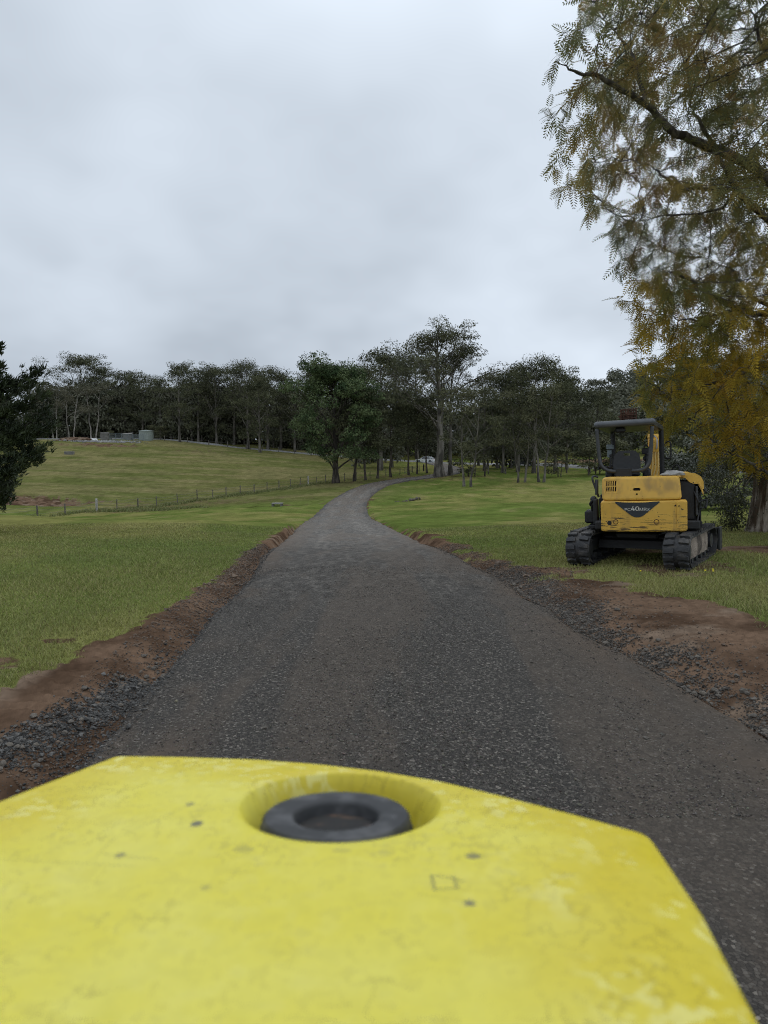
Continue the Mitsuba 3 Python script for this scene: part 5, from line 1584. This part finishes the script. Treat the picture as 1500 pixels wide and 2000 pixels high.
for x, y, lab in [(7.05, 126, 'dark wooden gate post beside the driveway, in front of the white car'), (16.0, 112.5, 'short black stump post left of the dark parked car'), (13.2, 111, 'dark post between the thick trunks and the sapling')]:
    z = gz(x, y)
    single('post', hull([(x + a * .12, y + b * .12, zz) for a in (-1, 1) for b in (-1, 1) for zz in (z - .3, z + 1.25)] + [(x, y, z + 1.3)]), 'm_bark_dark', lab, 'post')
# driveway gate, standing open
gt = thing('field_gate', 'open metal field gate beside the driveway under the small trees', 'gate')
gx, gy = 3.5, 119.5
for k in range(5):
    part(gt, 'rail', tube([(gx, gy, gz(gx, gy) + .25 + .22 * k), (gx + 2.4, gy + 4.2, gz(gx + 2.4, gy + 4.2) + .25 + .22 * k)], .025, 6), 'm_wire')
for s in (0, .5, 1):
    x, y = gx + 2.4 * s, gy + 4.2 * s
    part(gt, 'stile', tube([(x, y, gz(x, y) + .1), (x, y, gz(x, y) + 1.2)], .03, 6), 'm_wire')


# ------------------------------------------------------------------ stockyard on the hill
def stockyard():
    r = np.random.default_rng(71)
    x, y = -56.2, 168.5
    z = gz(x, y)
    t = thing('water_tank', 'pale grey-green round corrugated water tank at the top of the paddock', 'water tank')
    pr = [(0, z - .2), (1.62, z - .2)]
    for k in range(30):
        pr.append((1.62 + .022 * (k % 2), z + .02 + k * .068))
    pr += [(1.66, z + 2.07), (1.66, z + 2.12)]
    m = trimesh.creation.revolve(np.array(pr), sections=40)
    m.apply_translation([x, y, 0])
    part(t, 'wall', m, 'm_tank', False)
    m = trimesh.creation.revolve(np.array([(1.74, z + 2.10), (1.72, z + 2.16), (.4, z + 2.36), (.0, z + 2.38)]), sections=40)
    m.apply_translation([x, y, 0])
    part(t, 'roof', m, 'm_tank', 30)
    # steel panel gates
    for k, (x0, y0, x1, y1, lab) in enumerate([(-64.0, 166.4, -61.2, 166.0, 'left steel stock panel between the concrete block and the tank'), (-61.1, 165.9, -58.4, 165.6, 'second steel stock panel from the concrete block'), (-58.3, 165.5, -55.8, 165.4, 'right steel stock panel overlapping the water tank')]):
        s = thing('stock_panel', lab, 'panel', None)
        za, zb = gz(x0, y0), gz(x1, y1)
        for q in range(6):
            part(s, 'rail', tube([(x0, y0, za + .25 + .25 * q), (x1, y1, zb + .25 + .25 * q)], .04, 6), 'm_galv')
        for f in (0, .5, 1):
            xx, yy, zz = x0 + (x1 - x0) * f, y0 + (y1 - y0) * f, za + (zb - za) * f
            part(s, 'upright', tube([(xx, yy, zz - .1), (xx, yy, zz + 1.6)], .05, 6), 'm_galv')
    # stacked concrete blocks
    x, y = -66.0, 168.5
    z = gz(x, y)
    s = thing('block_stack', 'stack of weathered concrete blocks left of the steel stock panels', 'blocks')
    for k in range(3):
        o = r.normal(0, .08, 2)
        part(s, 'block', cbox(x - .9 + o[0], x + .9 + o[0], y - .5, y + .5, z - .05 + .62 * k, z + .57 + .62 * k, .05), 'm_concrete')
    x, y = -61.6, 171
    z = gz(x, y)
    single('low_shed', cat_([cbox(x - .9, x + 1.0, y - .6, y + .6, z - .1, z + 1.3, .04), hull([(x - 1.0, y - .8, z + 1.3), (x + 1.2, y - .8, z + 1.3), (x - 1.0, y + .8, z + 1.55), (x + 1.2, y + .8, z + 1.55), (x - 1.0, y - .8, z + 1.36), (x + 1.2, y + .8, z + 1.61)])]), 'm_concrete', 'low grey trough shed behind the steel stock panels', 'shed')
    # spread of grey rubble and a crumpled white sheet
    P = np.c_[r.normal(-64.5, 3.8, 1500), r.normal(162.6, 1.2, 1500)]
    z = ground_z(P)
    m, c = stones(np.c_[P, z + .05], .16 * np.exp(r.normal(0, .4, 1500)), r, (.13 + .20 * r.random(1500))[:, None] * np.array([1, .99, .97]))
    single('rubble_spread', m, 'm_stone', 'pale grey rubble spread on the crest of the paddock below the stockyard', 'rubble', kind='stuff', color=c)
    q = trimesh.creation.icosphere(3)
    n = meshkit.fbm(np.asarray(q.vertices) * 2 + 5, 3, 2)[:, None]
    v = np.asarray(q.vertices) * (.5 + n) * [1.2, .6, .42]
    x, y = -67.6, 165.2
    v[:, 2] = np.maximum(v[:, 2], -.05)
    single('white_sheet', trimesh.Trimesh(v + [x, y, gz(x, y) + .1], q.faces, process=False), 'm_white', 'crumpled white sheet lying left of the concrete block stack', 'sheet', True)
    # dirt mound, trough in the paddock
    x, y = -71.5, 164.5
    v = np.asarray(q.vertices) * (.6 + .8 * n) * [4.0, 1.3, .75]
    single('dirt_mound', trimesh.Trimesh(v + [x, y, gz(x, y)], q.faces, process=False), 'm_soil', 'low brown dirt mound left of the grey rubble', 'mound', True)
    x, y = -61.4, 139
    z = gz(x, y)
    s = thing('trough', 'weathered concrete cattle trough standing alone in the paddock', 'trough')
    m = bool_diff(cbox(x - .95, x + .75, y - .45, y + .45, z - .1, z + .62, .05), cbox(x - .80, x + .60, y - .3, y + .3, z + .2, z + 1, .02))
    part(s, 'basin', m, 'm_concrete')
    x, y = -10.6, 70.2
    z = gz(x, y)
    s = thing('culvert_pit', 'small square concrete drain pit in the grass left of the driveway', 'drain')
    part(s, 'slab', cbox(x - .52, x + .52, y - .5, y + .5, z + .30, z + .40, .02), 'm_concrete')
    for a in (-1, 1):
        for b in (-1, 1):
            part(s, 'leg', cbox(x + a * .42 - .08, x + a * .42 + .08, y + b * .4 - .08, y + b * .4 + .08, z - .3, z + .298, .01), 'm_concrete')
    # rocks at the mouth of the right-hand ditch
    for k in range(9):
        x, y = 1.1 + .32 * k + r.normal(0, .08), 71.6 + .16 * k + r.normal(0, .2)
        q_ = np.asarray(ICO.vertices) * r.uniform(.7, 1.2, (12, 1)) * r.uniform(.12, .22)
        part('ground', 'stone', trimesh.Trimesh(q_ + [x, y, gz(x, y) + .12], ICO.faces, process=False), 'm_rock')


stockyard()


# ------------------------------------------------------------------ cars on the sealed road
def make_car(x, y, z, yaw, mat, label, length=4.25, hgt=1.47, wid=1.74):
    t = thing('parked_car', label, 'car')
    M = np.eye(4)
    M[:2, :2] = [[math.cos(yaw), -math.sin(yaw)], [math.sin(yaw), math.cos(yaw)]]
    M[:3, 3] = [x, y, z]
    k = length / 4.25
    low = [(-2.10, .36), (-2.12, .62), (-2.02, .84), (-1.15, .94), (1.85, 1.0), (2.08, .92), (2.12, .60), (2.06, .34), (1.72, .30), (-1.75, .30)]
    def side(P, w0, w1, zt):
        V = []
        for a, b in P:
            w = w0 if b < .9 else w1
            V += [(a * k, -w, b), (a * k, w, b)]
        return V
    body = extrude(sg.Polygon([(a * k, b) for a, b in low]).buffer(-.05).buffer(.05), wid)
    q = body.vertices
    body = trimesh.Trimesh(np.c_[q[:, 0], q[:, 2] - wid / 2, q[:, 1]], body.faces, process=False)
    body.fix_normals()
    for wx in (-1.30, 1.30):
        for s in (-1, 1):
            c = cyl((wx * k, s * (wid / 2 - .25), .32), (wx * k, s * (wid / 2 + .1), .32), .37, 24)
            c.fix_normals()
            body = bool_diff(body, c)
    part(t, 'body', xf(body, M), mat, 30)
    roof = hull([(a * k, s * w, b) for s in (-1, 1) for a, b, w in ((-.30, hgt - .04, .56), (.1, hgt, .58), (1.35, hgt - .05, .57), (1.62, hgt - .14, .56), (-.28, hgt - .09, .58), (1.62, hgt - .18, .58))])
    part(t, 'roof', xf(roof, M), mat, 30)
    gl = hull([(a * k, s * w, b) for s in (-1, 1) for a, b, w in ((-1.10, .93, .74), (-.30, hgt - .06, .57), (1.62, hgt - .15, .57), (2.0, .98, .72))])
    part(t, 'window', xf(gl, M), 'm_glass')
    for a0, a1 in (((.35, .94), (.40, hgt - .06)), ((1.28, .96), (1.22, hgt - .08)), ((-1.1, .92), (-.30, hgt - .05)), ((1.98, .98), (1.62, hgt - .14))):
        for s in (-1, 1):
            part(t, 'pillar', xf(tube([(a0[0] * k, s * .75, a0[1]), (a1[0] * k, s * .59, a1[1])], .04, 6), M), mat)
    for wx in (-1.30, 1.30):
        for s in (-1, 1):
            w = part(t, 'wheel', xf(cyl((wx * k, s * (wid / 2 - .22), .32), (wx * k, s * (wid / 2 - .02), .32), .32, 24), M), 'm_tyre', 30)
            part(w, 'rim', xf(cyl((wx * k, s * (wid / 2 - .03), .32), (wx * k, s * (wid / 2 - .01), .32), .20, 18), M), 'm_galv', 30)
    for s in (-1, 1):
        part(t, 'headlight', xf(hull([(-2.09 * k, s * .55, .66), (-2.09 * k, s * .8, .66), (-1.85 * k, s * .84, .80), (-2.03 * k, s * .55, .78), (-2.0 * k, s * .82, .72)]), M), 'm_glass')
        part(t, 'tail_light', xf(cbox(2.03 * k, 2.11 * k, s * .68 - .12, s * .68 + .12, .74, .92, .02), M), 'm_lamp')
        part(t, 'mirror', xf(cbox(-.80 * k, -.65 * k, s * .92 - .09, s * .92 + .09, .96, 1.08, .03), M), mat)


def pubz(x, y):
    return float(PUB[PUBTREE.query([x, y])[1], 2])


make_car(9.45, 163.2, -2.02, math.radians(-14), 'm_carwhite', 'white hatchback seen side-on between the trees where the driveway meets the road')
make_car(27.6, 140.5, gz(27.6, 140.5) + .02, math.radians(-40), 'm_cardark', 'dark blue car parked behind the trees on the right-hand lawn', 4.6, 1.62, 1.82)
for x, y, lab in [(3.86, 10.55, 'tiny yellow flower in the grass midway between the two excavator tracks'), (4.72, 10.3, 'tiny yellow flower at the foot of the right excavator track, leftmost of three'), (4.80, 10.22, 'tiny yellow flower nearest the driveway behind the right excavator track'), (4.86, 10.36, 'tiny yellow flower behind the right excavator track, rightmost of three')]:
    z = gz(x, y)
    t = thing('dandelion', lab, 'flower', 'yellow flowers behind the excavator')
    part(t, 'stalk', tube([(x, y, z - .01), (x + .005, y, z + .075)], .003, 4), 'm_leaf_green')
    part(t, 'head', hull([(x + .005 + .014 * math.cos(a), y + .014 * math.sin(a), z + .075 + .012 * (j % 2)) for j, a in enumerate(np.arange(10) * .628)] + [(x + .005, y, z + .090), (x + .005, y, z + .068)]), 'm_petal')
TRI = sum(len(meshkit.WRITTEN[d['filename']][1]) for d in scene.values() if d.get('type') == 'ply')
